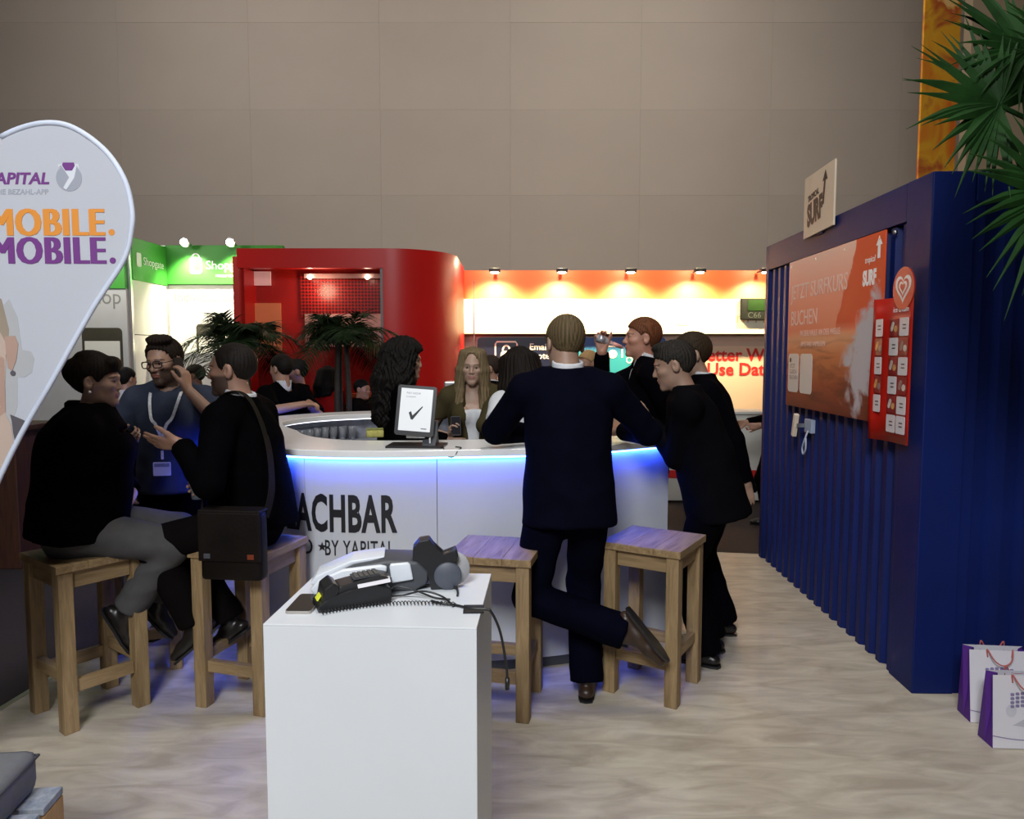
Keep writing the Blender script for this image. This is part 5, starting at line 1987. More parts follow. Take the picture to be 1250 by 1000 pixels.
def person(label, H, pelvis, face, lean=0.0, side=0.0, head=(0, 0, 0), arms=None, legs=None, girth=1.0, female=False, twist=0.0,
           skin=(0.50, 0.29, 0.20), hair=None, beard=None, wear=(), vox=0.006, shrug=0.0, group=None, headscale=1.0, lipc=None, extra=None, eyec=True):
    S = H / 1.75
    g = girth
    a = R(face)
    fwd0 = np.array([math.cos(a), math.sin(a), 0.0])
    rgt0 = np.array([math.sin(a), -math.cos(a), 0.0])
    up = nv(np.array([0, 0, 1.0]) * math.cos(R(lean)) + fwd0 * math.sin(R(lean)) + rgt0 * math.sin(R(side)))
    tw = R(twist)
    fw = nv(fwd0 * math.cos(tw) + rgt0 * -math.sin(tw))
    fw = nv(fw - up * (fw @ up))
    rt = np.cross(fw, up)
    P = np.array(pelvis, float)
    upp = nv(np.array([0, 0, 1.0]) + 0.5 * (up - np.array([0, 0, 1.0])))
    neck = P + up * 0.545 * S + (upp - up) * 0.1 * S
    chest = P + up * 0.36 * S
    waist = P + upp * 0.19 * S
    sw = (0.165 if female else 0.185) * S * (0.85 + 0.15 * g)
    sh = {'R': neck + rt * sw - up * (0.055 - shrug) * S, 'L': neck - rt * sw - up * (0.055 - shrug) * S}
    hip = {'R': P + rgt0 * 0.092 * S, 'L': P - rgt0 * 0.092 * S}
    l1, l2 = 0.300 * S, 0.262 * S
    t1, t2 = 0.435 * S, 0.425 * S
    el, wr, kn, an = {}, {}, {}, {}
    for k in 'LR':
        A = arms[k]
        tgt = A['w']
        el[k], wr[k] = ik(sh[k], tgt, l1, l2, A.get('e', (0, 0, -1)))
        G_ = legs[k]
        kn[k], an[k] = ik(hip[k], G_['a'], t1, t2, G_.get('k', tuple(fwd0)))
    # head frame
    ha = R(head[0])
    hf0 = np.array([math.cos(ha), math.sin(ha), 0.0])
    hr = np.array([math.sin(ha), -math.cos(ha), 0.0])
    pt = R(head[1])
    hf = hf0 * math.cos(pt) - np.array([0, 0, 1.0]) * math.sin(pt)
    hu = np.cross(hr, hf)
    ro = R(head[2])
    hr, hu = hr * math.cos(ro) + hu * math.sin(ro), hu * math.cos(ro) - hr * math.sin(ro)
    hs = S * 1.02 * headscale
    nk_top = neck + nv(up * 0.8 + np.array([0, 0, 0.2])) * 0.068 * S
    hc = nk_top + hu * 0.088 * hs + hf * 0.028 * hs
    HM = np.stack([hr, hf, hu], 1)

    def hp(x, y, z):
        return hc + (hr * x + hf * y + hu * z) * hs
    pts = [P, neck, hc + hu * 0.2, hc] + list(sh.values()) + list(el.values()) + list(wr.values()) + list(kn.values()) + list(an.values())
    for k in 'LR':
        if arms[k].get('d') is not None:
            pts.append(wr[k] + nv(arms[k]['d']) * 0.2)
    pts = np.array(pts)
    lo, hi = pts.min(0) - 0.26, pts.max(0) + 0.26
    lo[2] = max(lo[2], -0.05)
    root = thing('person', label, 'person', (float(P[0]), float(P[1]), 0.0), 0.0, group)
    rootloc = np.array([P[0], P[1], 0.0])

    # shared primitive groups -------------------------------------------------
    def torso(F, e, k=0.035):
        hr_ = 0.098 if female else 0.084
        hk_ = 1.0 if female else 0.72
        F.cone(P + (hip['L'] - P) * hk_, P + (hip['R'] - P) * hk_, (hr_ * g + e), (hr_ * g + e), k, fwd0, 1.0)
        F.cone(P + upp * 0.03 * S, waist, (0.138 * g) * S + e, (0.130 * g) * S + e, k, fw, 0.76)
        F.cone(waist, chest, (0.130 * g) * S + e, (0.152 * g) * S + e, k, fw, 0.72)
        F.cone(chest, chest + up * 0.09 * S, (0.152 * g) * S + e, (0.128 * g) * S + e, k, fw, 0.70)
        for q in 'LR':
            F.cone(neck - up * 0.075 * S, sh[q] - up * 0.012 * S, 0.072 * S + e, 0.058 * S + e, k)
            F.cone(neck + up * 0.015 * S, sh[q], 0.048 * S + e * 0.8, 0.040 * S + e, 0.03)
        if female:
            for q in (-1, 1):
                F.ell(chest + up * 0.015 * S + fw * 0.095 * S * g + rt * q * 0.072 * S, np.stack([rt, fw, up], 1), np.array([0.068, 0.062, 0.07]) * S + e * 0.7, 0.03)

    def arm(F, q, e, upto=1.0, k=0.02):
        F.cone(sh[q] - up * 0.004, el[q], 0.056 * S * (0.6 + 0.4 * g) + e, 0.043 * S * (0.7 + 0.3 * g) + e, k)
        if upto > 0:
            en = el[q] + (wr[q] - el[q]) * upto
            F.cone(el[q], en, 0.043 * S * (0.7 + 0.3 * g) + e, (0.043 - 0.014 * upto) * S + e, k)

    def leg(F, q, e, upto=1.0, k=0.025, r3=0.040):
        F.cone(hip[q], kn[q], 0.075 * S * g + e, 0.058 * S * (0.5 + 0.5 * g) + e, k)
        F.cone(kn[q], kn[q] + (an[q] - kn[q]) * upto, 0.056 * S * (0.5 + 0.5 * g) + e, r3 * S + e, k)

    # body ----------------------------------------------------------------
    F = Field(lo, hi, vox)
    torso(F, -0.02)
    for q in 'LR':
        arm(F, q, 0.0)
        leg(F, q, -0.012)
        ft = nv(legs[q].get('d', fwd0))
        fu = np.array(legs[q].get('u', (0, 0, 1.0)), float)
        fu = nv(fu - ft * (fu @ ft))
        F.cone(an[q] - fu * 0.012, an[q] + ft * 0.12 * S - fu * 0.050 * S, 0.028 * S, 0.018 * S, 0.02)
        A = arms[q]
        if A.get('d') is not None:
            hand_prims(F, wr[q], A['d'], A['n'], A['s'], S * 0.98, A.get('curl', 0.45), A.get('spread', 0.1), A.get('thumb', (0.8, 0.4)), 0.94 if female else 1.04)
        else:
            dd = nv(wr[q] - el[q])
            sd_ = nv(np.cross(dd, rt) + 1e-3)
            hand_prims(F, wr[q], dd, rt * (1 if q == 'L' else -1), sd_, S * 0.98, 0.45, 0.08, (0.5, 0.4), 0.94 if female else 1.04)
    nr = 0.050 if female else 0.060
    F.cone(neck - up * 0.03 * S, hp(0, -0.012, -0.055), nr * S * 1.05, nr * S * 0.95, 0.025)
    E = lambda c, r, k=0.02, sub=False: F.ell(hp(*c), HM, np.array(r) * hs, k, sub)
    E((0, -0.012, 0.035), (0.074, 0.097, 0.084))
    E((0, 0.026, -0.022), (0.061, 0.064, 0.086), 0.03)
    E((0, 0.030, -0.068), (0.048, 0.054, 0.044), 0.03)
    F.cone(hp(-0.008, 0.074, -0.098), hp(0.008, 0.074, -0.098), 0.018 * hs, 0.018 * hs, 0.02)
    for s_ in (-1, 1):
        E((s_ * 0.041, 0.057, -0.018), (0.022, 0.028, 0.020), 0.02)
        E((s_ * 0.079, -0.012, -0.002), (0.010, 0.021, 0.033), 0.008)
        E((s_ * 0.086, -0.004, 0.002), (0.006, 0.010, 0.016), 0.006, True)
    E((0, 0.082, 0.024), (0.042, 0.014, 0.012), 0.016)
    for s_ in (-1, 1):
        E((s_ * 0.031, 0.101, 0.004), (0.018, 0.016, 0.012), 0.012, True)
        E((s_ * 0.031, 0.081, 0.014), (0.018, 0.010, 0.005), 0.006)
    F.cone(hp(0, 0.087, 0.010), hp(0, 0.106 if not female else 0.101, -0.026), 0.0080 * hs, (0.0118 if not female else 0.0098) * hs, 0.010)
    for s_ in (-1, 1):
        E((s_ * (0.012 if not female else 0.0095), 0.094, -0.031), (0.009, 0.010, 0.008), 0.006)
    E((0, 0.0895, -0.0535), (0.023, 0.010, 0.0058), 0.006)
    E((0, 0.0880, -0.0650), (0.020, 0.010, 0.0066), 0.006)
    E((0, 0.101, -0.0592), (0.024, 0.008, 0.0016), 0.004, True)
    V, Q = F.mesh()
    sk = np.array(skin)
    lc = np.array(lipc if lipc is not None else sk * np.array([0.9, 0.58, 0.60]))
    hcol = np.array(hair['col']) if hair else sk * 0.3
    bc = np.array(beard) if beard is not None else None

    def tint(Vv):
        W = Vv + rootloc
        q = (W - hc) @ HM / hs
        x, y, z = q[:, 0], q[:, 1], q[:, 2]
        C = np.tile(sk, (len(W), 1)).astype(float)
        fr = np.sin(W[:, 0] * 90) * np.sin(W[:, 1] * 80) * np.sin(W[:, 2] * 70)
        C *= (1 + 0.05 * fr)[:, None]
        inh = (np.abs(x) < 0.1) & (np.abs(z) < 0.14) & (np.abs(y) < 0.14)

        def mixm(m, col):
            C[:] = C * (1 - m[:, None]) + np.array(col) * m[:, None]
        sm = lambda v, w: np.clip(v / w, 0, 1)
        rosy = inh * sm(0.022 - np.hypot(np.abs(x) - 0.042, (z + 0.025)), 0.02) * (y > 0.03)
        mixm(rosy * 0.25, sk * np.array([1.08, 0.75, 0.72]))
        if bc is not None:
            d = sm(-0.028 - z + 0.35 * np.maximum(0, 0.05 - y) * 0 + 0.012 * (np.abs(x) > 0.03), 0.012) * (y > -0.005) * (z > -0.135)
            d *= 1 - sm(0.020 - np.abs(x), 0.006) * (z > -0.044) * 1.0
            mixm(inh * d * 0.85, bc)
        lip = inh * sm(0.0245 - np.abs(x) * 1.0 - 0 * z, 0.004) * sm(0.0125 - np.abs(z + 0.059), 0.003) * (y > 0.078)
        mixm(lip * 0.8, lc)
        br = inh * sm(0.0045 - np.abs(z - 0.026 + 0.25 * np.maximum(0, np.abs(x) - 0.032)), 0.002) * (np.abs(x) > 0.012) * (np.abs(x) < 0.052) * (y > 0.06)
        mixm(br * 0.85, hcol * 0.7)
        return C
    np_mesh('body', V - rootloc, Q, M_skin, root, tint)
    # eyes
    if eyec:
        for s_ in (-1, 1):
            bm = bmesh.new()
            bmesh.ops.create_uvsphere(bm, u_segments=12, v_segments=8, radius=0.0105 * hs, matrix=Matrix.Translation(Vector(hp(s_ * 0.031, 0.0755, 0.003) - rootloc)))
            ey = mobj('eye', bm, M_eye, root, True)
            bm = bmesh.new()
            Mx = Matrix(np.stack([hr, hu, hf], 1).tolist()).to_4x4()
            Mx.translation = Vector(hp(s_ * 0.031, 0.0755 + 0.0100, 0.003) - rootloc)
            prism(bm, disc(0.0055 * hs, 12), 0.0012 * hs, Mx)
            mobj('iris', bm, M_iris, ey)
    # hair ------------------------------------------------------------------
    ctx = dict(S=S, P=P, up=up, upp=upp, fw=fw, rt=rt, neck=neck, chest=chest, waist=waist, sh=sh, hip=hip, el=el, wr=wr, kn=kn, an=an, hp=hp,
               hs=hs, hr=hr, hf=hf, hu=hu, hc=hc, HM=HM, root=root, rootloc=rootloc, fwd0=fwd0, rgt0=rgt0, g=g)
    if hair:
        hv_ = hair.get('vox', min(vox, 0.006))
        ext = np.array(hair.get('ext', (0.16, 0.16, 0.16)))
        lo2, hi2 = hc - ext, hc + ext
        if hair.get('drop'):
            lo2 = lo2 - np.array([0.06, 0.06, hair['drop']])
            hi2 = hi2 + np.array([0.06, 0.06, 0])
        F = Field(lo2, hi2, hv_)
        th = hair.get('t', 0.012)
        F.ell(hp(0, -0.014, 0.036), HM, (np.array([0.074, 0.097, 0.085]) + np.array([th * 0.8, th, th * 1.1])) * hs, 0.01)
        fy = hair.get('fy', [-0.14, -0.05, -0.045, -0.028, 0.0, 0.022, 0.032, 0.055, 0.085, 0.12])
        fz = hair.get('fz', [-0.075, -0.065, -0.04, 0.02, 0.038, 0.015, 0.032, 0.050, 0.066, 0.070])

        def hl(X, Y, Z):
            px, py, pz = X - hc[0], Y - hc[1], Z - hc[2]
            y = (px * hf[0] + py * hf[1] + pz * hf[2]) / hs
            z = (px * hu[0] + py * hu[1] + pz * hu[2]) / hs
            return ((np.interp(y, fy, fz) - z) * 0.6 * hs).astype(f32)
        F.cutfn(lo2, hi2, hl)
        for (p0, p1, r0, r1) in hair.get('strands', ()):
            f0 = lambda p: hp(*p) if not callable(p) else p(ctx)
            F.cone(f0(p0), f0(p1), r0 * hs, r1 * hs, hair.get('sk', 0.02))
        for (c, r) in hair.get('blobs', ()):
            F.ell(hp(*c), HM, np.array(r) * hs, 0.015)
        for (c, r) in hair.get('carve', ()):
            F.ell(hp(*c), HM, np.array(r) * hs, 0.008, True)
        V, Q = F.mesh()
        c0, c1 = np.array(hair['col']), np.array(hair.get('col2', np.array(hair['col']) * 1.5))
        rs = np.random.RandomState(int(H * 1000) % 97 + len(label))
        curly = hair.get('curly', 0)

        def streak(Vv):
            q = (Vv + rootloc - hc) @ HM / hs
            an_ = np.arctan2(q[:, 0], q[:, 1] + 0.01)
            return q, an_

        def htint(Vv):
            q, an_ = streak(Vv)
            s = 0.5 + 0.25 * np.sin(an_ * 37 + 3 * q[:, 2] * 9) + 0.25 * np.sin(an_ * 83 + q[:, 2] * 31)
            if hair.get('grey'):
                sd_ = np.clip((0.02 - q[:, 2]) / 0.05, 0, 1)
                s = s * (1 - sd_) + sd_ * (0.6 + 0.4 * s)
            return c0 + (c1 - c0) * s[:, None]

        def hdisp(Vv):
            q, an_ = streak(Vv)
            if curly:
                return curly * (np.sin(an_ * 17 + 4 * np.sin(q[:, 2] * 31 + 2 * np.sin(an_ * 5)) + 2 * np.sin(q[:, 1] * 23)) + 0.5 * np.sin(an_ * 41 + 5 * np.sin(q[:, 2] * 47)))
            am = hair.get('amp', 0.0006)
            return am * (np.sin(an_ * 31 + q[:, 2] * 12) + np.sin(an_ * 57 - q[:, 2] * 20 + q[:, 0] * 30))
        np_mesh('hair', V - rootloc, Q, M_hairA, root, htint, 1, hdisp)
    # clothing ------------------------------------------------------------
    for w_ in wear:
        wear_fn(w_, ctx, torso, arm, leg, lo, hi, legs, arms)
    if extra:
        extra(ctx)
    return root, ctx


M_eye = mat('eye_white', (0.36, 0.32, 0.29), 0.25, var=0)
M_iris = mat('dark_iris', (0.03, 0.02, 0.015), 0.15, var=0)


def wear_fn(w, c, torso, arm, leg, lo, hi, legs, arms):
    S, P, up, upp, fw, rt, neck, root, rl, g = (c[k] for k in ('S', 'P', 'up', 'upp', 'fw', 'rt', 'neck', 'root', 'rootloc', 'g'))
    kind, m = w['kind'], w['m']
    v = w.get('vox', 0.009)
    e = w.get('e', 0.014)
    if kind in ('jacket', 'shirt', 'top'):
        F = Field(lo - 0.05, hi + 0.05, v)
        torso(F, e, 0.04)
        hem = w.get('hem', 0.10)                  # length below the pelvis joint
        if hem > -0.05:
            F.cone(c['chest'], P - upp * hem * S, 0.146 * S * g + e, w.get('flare', 0.165) * S * g + e, 0.04, c['fwd0'], w.get('fsq', 0.80))
        F.cut(P - upp * hem * S, w.get('hemn', -upp))
        if kind == 'top':
            nl = w.get('neckline', 0.13)
            F.cut(neck - up * nl * S, up)
        for q in 'LR':
            if w.get('sleeve', 0.96) > -1:
                sl = w.get('sleeve', 0.96)
                if isinstance(sl, dict):
                    sl = sl[q]
                if sl >= 0:
                    arm(F, q, e * 0.95, sl)
                    d = nv(c['wr'][q] - c['el'][q])
                    cp = c['el'][q] + (c['wr'][q] - c['el'][q]) * sl
                    b = 0.085
                    F.cut(cp, d, cp - b, cp + b)
                elif sl > -0.95:
                    d = nv(c['el'][q] - c['sh'][q])
                    t_ = 1 + sl
                    cp = c['sh'][q] + (c['el'][q] - c['sh'][q]) * t_
                    F.cone(c['sh'][q], c['sh'][q] + d * (np.linalg.norm(cp - c['sh'][q]) + 0.02), 0.060 * S + e, 0.060 * S + e, 0.025)
                    F.cut(cp, d, cp - 0.09, cp + 0.09)
        if kind == 'jacket':
            for q in 'LR':
                F.cone(neck + up * 0.012 * S, c['sh'][q] + up * 0.006 * S, 0.050 * S + e, 0.046 * S + e, 0.03)
            nt_ = neck + up * 0.045 * S - fw * 0.012 * S
            F.cone(neck - up * 0.02 * S, nt_, 0.080 * S, 0.074 * S, 0.02)
            F.cut(nt_ - up * 0.002, nv(up - fw * 0.25), nt_ - 0.11, nt_ + 0.11)
            F.cone(neck - up * 0.03 * S + fw * 0.02 * S, neck + up * 0.2 * S + fw * 0.03 * S, 0.058 * S, 0.066 * S, 0.01, sub=True)
            if w.get('open', 0) > 0:                 # V opening on the chest
                F.cone(neck + up * 0.02 * S + fw * 0.10 * S, neck - up * w['open'] * S + fw * 0.155 * S, w.get('open_r', 0.060) * S, 0.012 * S, 0.01, sub=True)
        else:
            F.cone(neck - up * 0.005 * S + fw * 0.02 * S, neck + up * 0.2 * S + fw * 0.04 * S, w.get('nr', 0.070) * S, 0.09 * S, 0.01, sub=True)
        V, Q = F.mesh()
        o = np_mesh(w.get('name', kind), V - rl, Q, m, root, None, 1, wr_noise(w.get('seed', 3), w.get('amp', 0.0035)))
        if w.get('label'):
            o['label'] = w['label']
    elif kind == 'trousers':
        F = Field(lo - 0.05, hi + 0.05, v)
        F.cone(P + (c['hip']['L'] - P) * 0.62 + upp * 0.01, P + (c['hip']['R'] - P) * 0.62 + upp * 0.01, 0.100 * g * S + e, 0.100 * g * S + e, 0.03, c['fwd0'], 1.0)
        F.cone(P, P + upp * 0.12 * S, 0.135 * g * S + e, 0.130 * g * S + e, 0.03, fw, 0.78)
        F.cut(P + upp * w.get('waist', 0.14) * S, upp)
        for q in 'LR':
            leg(F, q, e, w.get('upto', 1.03), 0.025, w.get('cuff', 0.060))
            d = nv(c['an'][q] - c['kn'][q])
            cp = c['kn'][q] + (c['an'][q] - c['kn'][q]) * w.get('upto', 1.03)
            F.cut(cp, d, cp - 0.12, cp + 0.12)
        V, Q = F.mesh()
        np_mesh('trousers', V - rl, Q, m, root, None, 1, wr_noise(w.get('seed', 5), w.get('amp', 0.0035)))
    elif kind == 'shoes':
        for q in 'LR':
            L_ = legs[q]
            d = nv(L_.get('d', c['fwd0']))
            u = np.array(L_.get('u', (0, 0, 1.0)), float)
            u = nv(u - d * (u @ d))
            a = c['an'][q]
            h = 0.085 * S
            F = Field(a - 0.30, a + 0.30, 0.007)
            heel = a - d * 0.035 * S - u * (h - 0.035 * S)
            ball = a + d * 0.12 * S - u * (h - 0.034 * S)
            toe = a + d * w.get('toe', 0.175) * S - u * (h - 0.030 * S)
            F.cone(heel, ball, 0.036 * S, 0.044 * S, 0.02, u, 0.8)
            F.cone(ball, toe, 0.044 * S, 0.032 * S, 0.02, u, 0.75)
            F.cone(a + u * w.get('cuff', 0.01), a + d * 0.05 * S - u * 0.035 * S, 0.042 * S, 0.042 * S, 0.03)
            F.cut(a - u * (h - 0.004), -u)
            V, Q = F.mesh()
            sh_ = np_mesh('shoe', V - rl, Q, m, root)
            bm = bmesh.new()
            sd = np.cross(d, u)
            Mx = Matrix(np.stack([d, sd, -u], 1).tolist()).to_4x4()
            Mx.translation = Vector(a - u * (h - 0.010) - rl)
            outl_ = [(x * S, y * S) for x, y in ((-0.075, 0.0), (-0.065, 0.028), (-0.03, 0.036), (0.05, 0.036), (0.12, 0.047), (0.175, 0.038), (0.208, 0.012), (0.208, -0.012), (0.175, -0.038), (0.12, -0.047), (0.05, -0.036), (-0.03, -0.036), (-0.065, -0.028))]
            prism(bm, outl_, 0.012, Mx)
            mobj('sole', bm, M_black, sh_)
    elif kind == 'collar':
        # shirt collar standing round the neck
        F = Field(neck - 0.2, neck + 0.25, 0.006)
        b0 = neck - up * 0.01 * S
        b1 = neck + up * w.get('h', 0.062) * S - fw * 0.006 * S
        F.cone(b0, b1, w.get('r', 0.070) * S, w.get('r', 0.070) * S * 0.95, 0.01)
        F.cut(b1, nv(up + fw * -0.35))
        F.cone(b0 - up * 0.02, b1 + up * 0.06, 0.060 * S, 0.060 * S, 0.004, sub=True)
        F.cone(b1 + fw * 0.06 * S + up * 0.03, b0 + fw * 0.085 * S, 0.035 * S, 0.006, 0.006, sub=True)
        V, Q = F.mesh()
        o = np_mesh('shirt_collar', V - rl, Q, m, root)
    elif kind == 'front':
        # shirt front seen in the jacket opening
        F = Field(lo, hi, 0.009)
        torso(F, 0.004, 0.03)
        F.cut(c['waist'], -up)
        F.cone(neck + fw * 0.02 * S, neck + up * 0.2 * S + fw * 0.03 * S, 0.062 * S, 0.075 * S, 0.01, sub=True)
        for q, sg in (('R', 1), ('L', -1)):
            F.cut(P + rt * sg * 0.14 * S, rt * sg)
        V, Q = F.mesh()
        np_mesh('shirt', V - rl, Q, m, root)


def on_person(c, bm, name, m, smooth=True):
    bmesh.ops.translate(bm, verts=bm.verts, vec=Vector(-c['rootloc']))
    return mobj(name, bm, m, c['root'], smooth)


def glasses(c, m):
    bm = bmesh.new()
    hp = c['hp']
    for s in (-1, 1):
        o = [(s * 0.034 + x, z) for x, z in rrect(0.048, 0.034, 0.012)]
        pts = [Vector(hp(x, 0.108 - 0.06 * abs(x), 0.002 + z)) for x, z in o]
        tube(bm, pts + [pts[0]], 0.0034, 5, False)
        tube(bm, [Vector(hp(s * 0.058, 0.104, 0.008)), Vector(hp(s * 0.078, 0.07, 0.010)), Vector(hp(s * 0.086, 0.0, 0.012))], 0.0024, 5)
    tube(bm, [Vector(hp(-0.011, 0.108, 0.006)), Vector(hp(0.0, 0.112, 0.009)), Vector(hp(0.011, 0.108, 0.006))], 0.0024, 5)
    return on_person(c, bm, 'glasses', m)


# -- clothing materials
C_navy = cloth('navy_suit', (0.0022, 0.0026, 0.0075))
C_navyt = cloth('navy_trousers', (0.0018, 0.0022, 0.007))
C_black = cloth('black_wool', (0.0013, 0.0013, 0.0018))
C_blacks = cloth('black_suit', (0.0016, 0.0016, 0.003))
C_dkgrey = cloth('charcoal_suit', (0.0028, 0.0028, 0.004))
C_jeans = cloth('grey_jeans', (0.075, 0.073, 0.074))
C_bjeans = cloth('dark_blue_jeans', (0.004, 0.006, 0.018))
C_polo = cloth('grey_blue_polo', (0.045, 0.055, 0.085))
C_white = cloth('white_cotton', (0.60, 0.62, 0.66))
C_olive = cloth('olive_cardigan', (0.055, 0.045, 0.022))
C_dbrown = cloth('dark_brown_trousers', (0.005, 0.004, 0.004))
C_redtop = cloth('red_top', (0.30, 0.01, 0.01))
C_shoe = mat('black_leather', (0.010, 0.008, 0.007), 0.35, var=0.2, scale=20)
C_shoeb = mat('dark_brown_leather', (0.035, 0.018, 0.010), 0.4, var=0.2, scale=20)

SK = (0.36, 0.20, 0.135)
def std_legs(P, face, H, dx=0.10, dy=0.0):
    a = R(face)
    f = np.array([math.cos(a), math.sin(a), 0])
    r = np.array([math.sin(a), -math.cos(a), 0])
    S = H / 1.75
    z = P[2] if False else 0
    out = {}
    for q, s in (('R', 1), ('L', -1)):
        p = np.array([P[0], P[1], 0]) + r * s * dx * S + f * (dy * s) * S
        out[q] = dict(a=(p[0], p[1], 0.085 * S + P[3] if len(P) > 3 else 0.085 * S), d=nv(f + r * s * 0.2))
    return out

# ------------------------------------------------------------------ the people


def suit(jm, tm, sm=None, hem=0.10, **kw):
    w = [dict(kind='jacket', m=jm, hem=hem, **kw), dict(kind='trousers', m=tm)]
    if sm is not None:
        w.append(dict(kind='shoes', m=sm))
    return w


HAIRZ = dict(fy=[-0.14, -0.05, -0.045, -0.028, 0.0, 0.022, 0.032, 0.055, 0.085, 0.12])

# A: man in navy suit seen from behind, one leg crossed
S_ = 1.90 / 1.75
person('man in navy suit seen from behind, leaning on the bar with crossed legs', 1.90, (0.275, 3.50, 0.975), 93, 9, 0, (108, 16, -4),
       arms={'L': dict(w=(0.13, 3.93, 1.245), e=(-1, 0.1, -0.55), d=(0.9, 0.35, -0.05), n=(0, 0, -1), s=(-0.3, 0.9, 0), curl=0.35),
             'R': dict(w=(0.60, 3.97, 1.255), e=(1, -0.1, -0.8), d=(-0.5, 0.8, -0.05), n=(0, 0, -1), s=(-0.9, -0.3, 0), curl=0.35)},
       legs={'R': dict(a=(0.365, 3.50, 0.092), d=(0.12, 1, 0)),
             'L': dict(a=(0.515, 3.345, 0.385), k=(-1, 0.25, 0.0), d=(0.60, -0.15, -0.75), u=(-0.85, 0.25, -0.55))},
       hair=dict(col=(0.034, 0.0235, 0.0115), col2=(0.1600, 0.1160, 0.0600), t=0.014, fz=[-0.082, -0.075, -0.05, 0.015, 0.036, 0.010, 0.032, 0.05, 0.066, 0.07]),
       wear=suit(C_navy, C_navyt, None, 0.105, amp=0.004, flare=0.172, seed=11) + [dict(kind='shoes', m=C_shoeb, toe=0.18), dict(kind='collar', m=C_white, h=0.075, r=0.074)],
       skin=(0.360, 0.223, 0.158), vox=0.006, girth=1.14)

# B: leaning man, dark short hair
person('man in black suit with short dark hair bending over the right end of the bar', 1.80, (1.10, 3.93, 0.925), 163, 19, 0, (166, 14, 0),
       arms={'L': dict(w=(0.775, 4.09, 1.29), e=(0.2, -0.2, -1), d=(-0.75, 0.1, 0.35), n=(0.1, 0.8, 0.3), s=(0.3, -0.3, 0.9), curl=0.5),
             'R': dict(w=(0.68, 4.24, 1.245), e=(0.2, 0.3, -1), d=(-0.9, -0.3, 0), n=(0, 0, -1), s=(0.3, -0.9, 0), curl=0.4)},
       legs={'L': dict(a=(1.05, 3.86, 0.09), d=(-0.8, 0.5, 0), k=(-1, 0.4, 0)), 'R': dict(a=(1.13, 4.06, 0.09), d=(-0.85, 0.4, 0), k=(-1, 0.4, 0))},
       hair=dict(col=(0.0054, 0.0045, 0.0040), col2=(0.0338, 0.0293, 0.0248), t=0.012, amp=0.002, blobs=(((0, 0.040, 0.108), (0.05, 0.05, 0.026)),), grey=1),
       wear=suit(C_dkgrey, C_blacks, C_shoe, 0.12, seed=21, flare=0.175), skin=(0.331, 0.202, 0.144), vox=0.0065, girth=1.08)

# C: second leaning man behind
person('man in black suit with brown hair standing close behind the bending man, arm hanging', 1.84, (1.27, 4.42, 0.95), 172, 15, 0, (178, 10, 0),
       arms={'L': dict(w=(1.385, 4.27, 0.885), e=(1, 0, 0), d=(0.15, 0.0, -1), n=(0, 1, 0.1), s=(-1, 0, 0), curl=0.35),
             'R': dict(w=(0.93, 4.62, 1.20), e=(0.4, 0.3, -1), d=(-0.9, -0.2, 0.1), n=(0, -1, 0), s=(0, 0, 1), curl=0.6)},
       legs={'L': dict(a=(1.27, 4.30, 0.09), d=(-1, 0.1, 0), k=(-1, 0, 0)), 'R': dict(a=(1.30, 4.52, 0.09), d=(-1, 0.2, 0), k=(-1, 0, 0))},
       hair=dict(col=(0.0126, 0.0081, 0.0045), col2=(0.0450, 0.0293, 0.0158), t=0.014),
       wear=suit(C_blacks, C_blacks, C_shoe, 0.12, seed=31, flare=0.18) + [dict(kind='collar', m=C_white)], skin=(0.331, 0.209, 0.151), vox=0.008, girth=1.15)


def bottle(c):
    t = thing('drink_bottle', 'small clear drink bottle held to the mouth of the red haired man', 'bottle')
    w = c['wr']['R']
    ax = nv(np.array([1.0, -0.12, 0.06]))
    p0 = np.array([0.560, 4.895, 1.785])
    mouth = c['hp'](0.0, 0.108, -0.062)
    ax = nv(mouth - p0)
    L = np.linalg.norm(mouth - p0)
    M = Vector((0, 0, 1)).rotation_difference(Vector(ax)).to_matrix().to_4x4()
    M.translation = Vector(p0)
    t.matrix_world = M
    bm = bmesh.new()
    lathe(bm, [(0.0, 0.0), (0.021, 0.0), (0.024, 0.006), (0.024, 0.075), (0.018, 0.10), (0.0115, 0.12), (0.0115, L - 0.004), (0.0, L - 0.004)], 16)
    mobj('glass_body', bm, mat('bottle_glass', (0.85, 0.86, 0.9), 0.1, var=0, trans=0.6), t, True)
    bm = bmesh.new()
    lathe(bm, [(0.0245, 0.015), (0.0247, 0.055)], 16)
    mobj('paper_label', bm, mat('silver_label', (0.5, 0.52, 0.6), 0.3, metal=0.5), t, True)
    bm = bmesh.new()
    lathe(bm, [(0.0, L * 0.6), (0.0128, L * 0.6), (0.0128, L - 0.02), (0.0, L - 0.02)], 12)
    mobj('neck_foil', bm, mat('pink_foil', (0.8, 0.35, 0.3), 0.35), t, True)


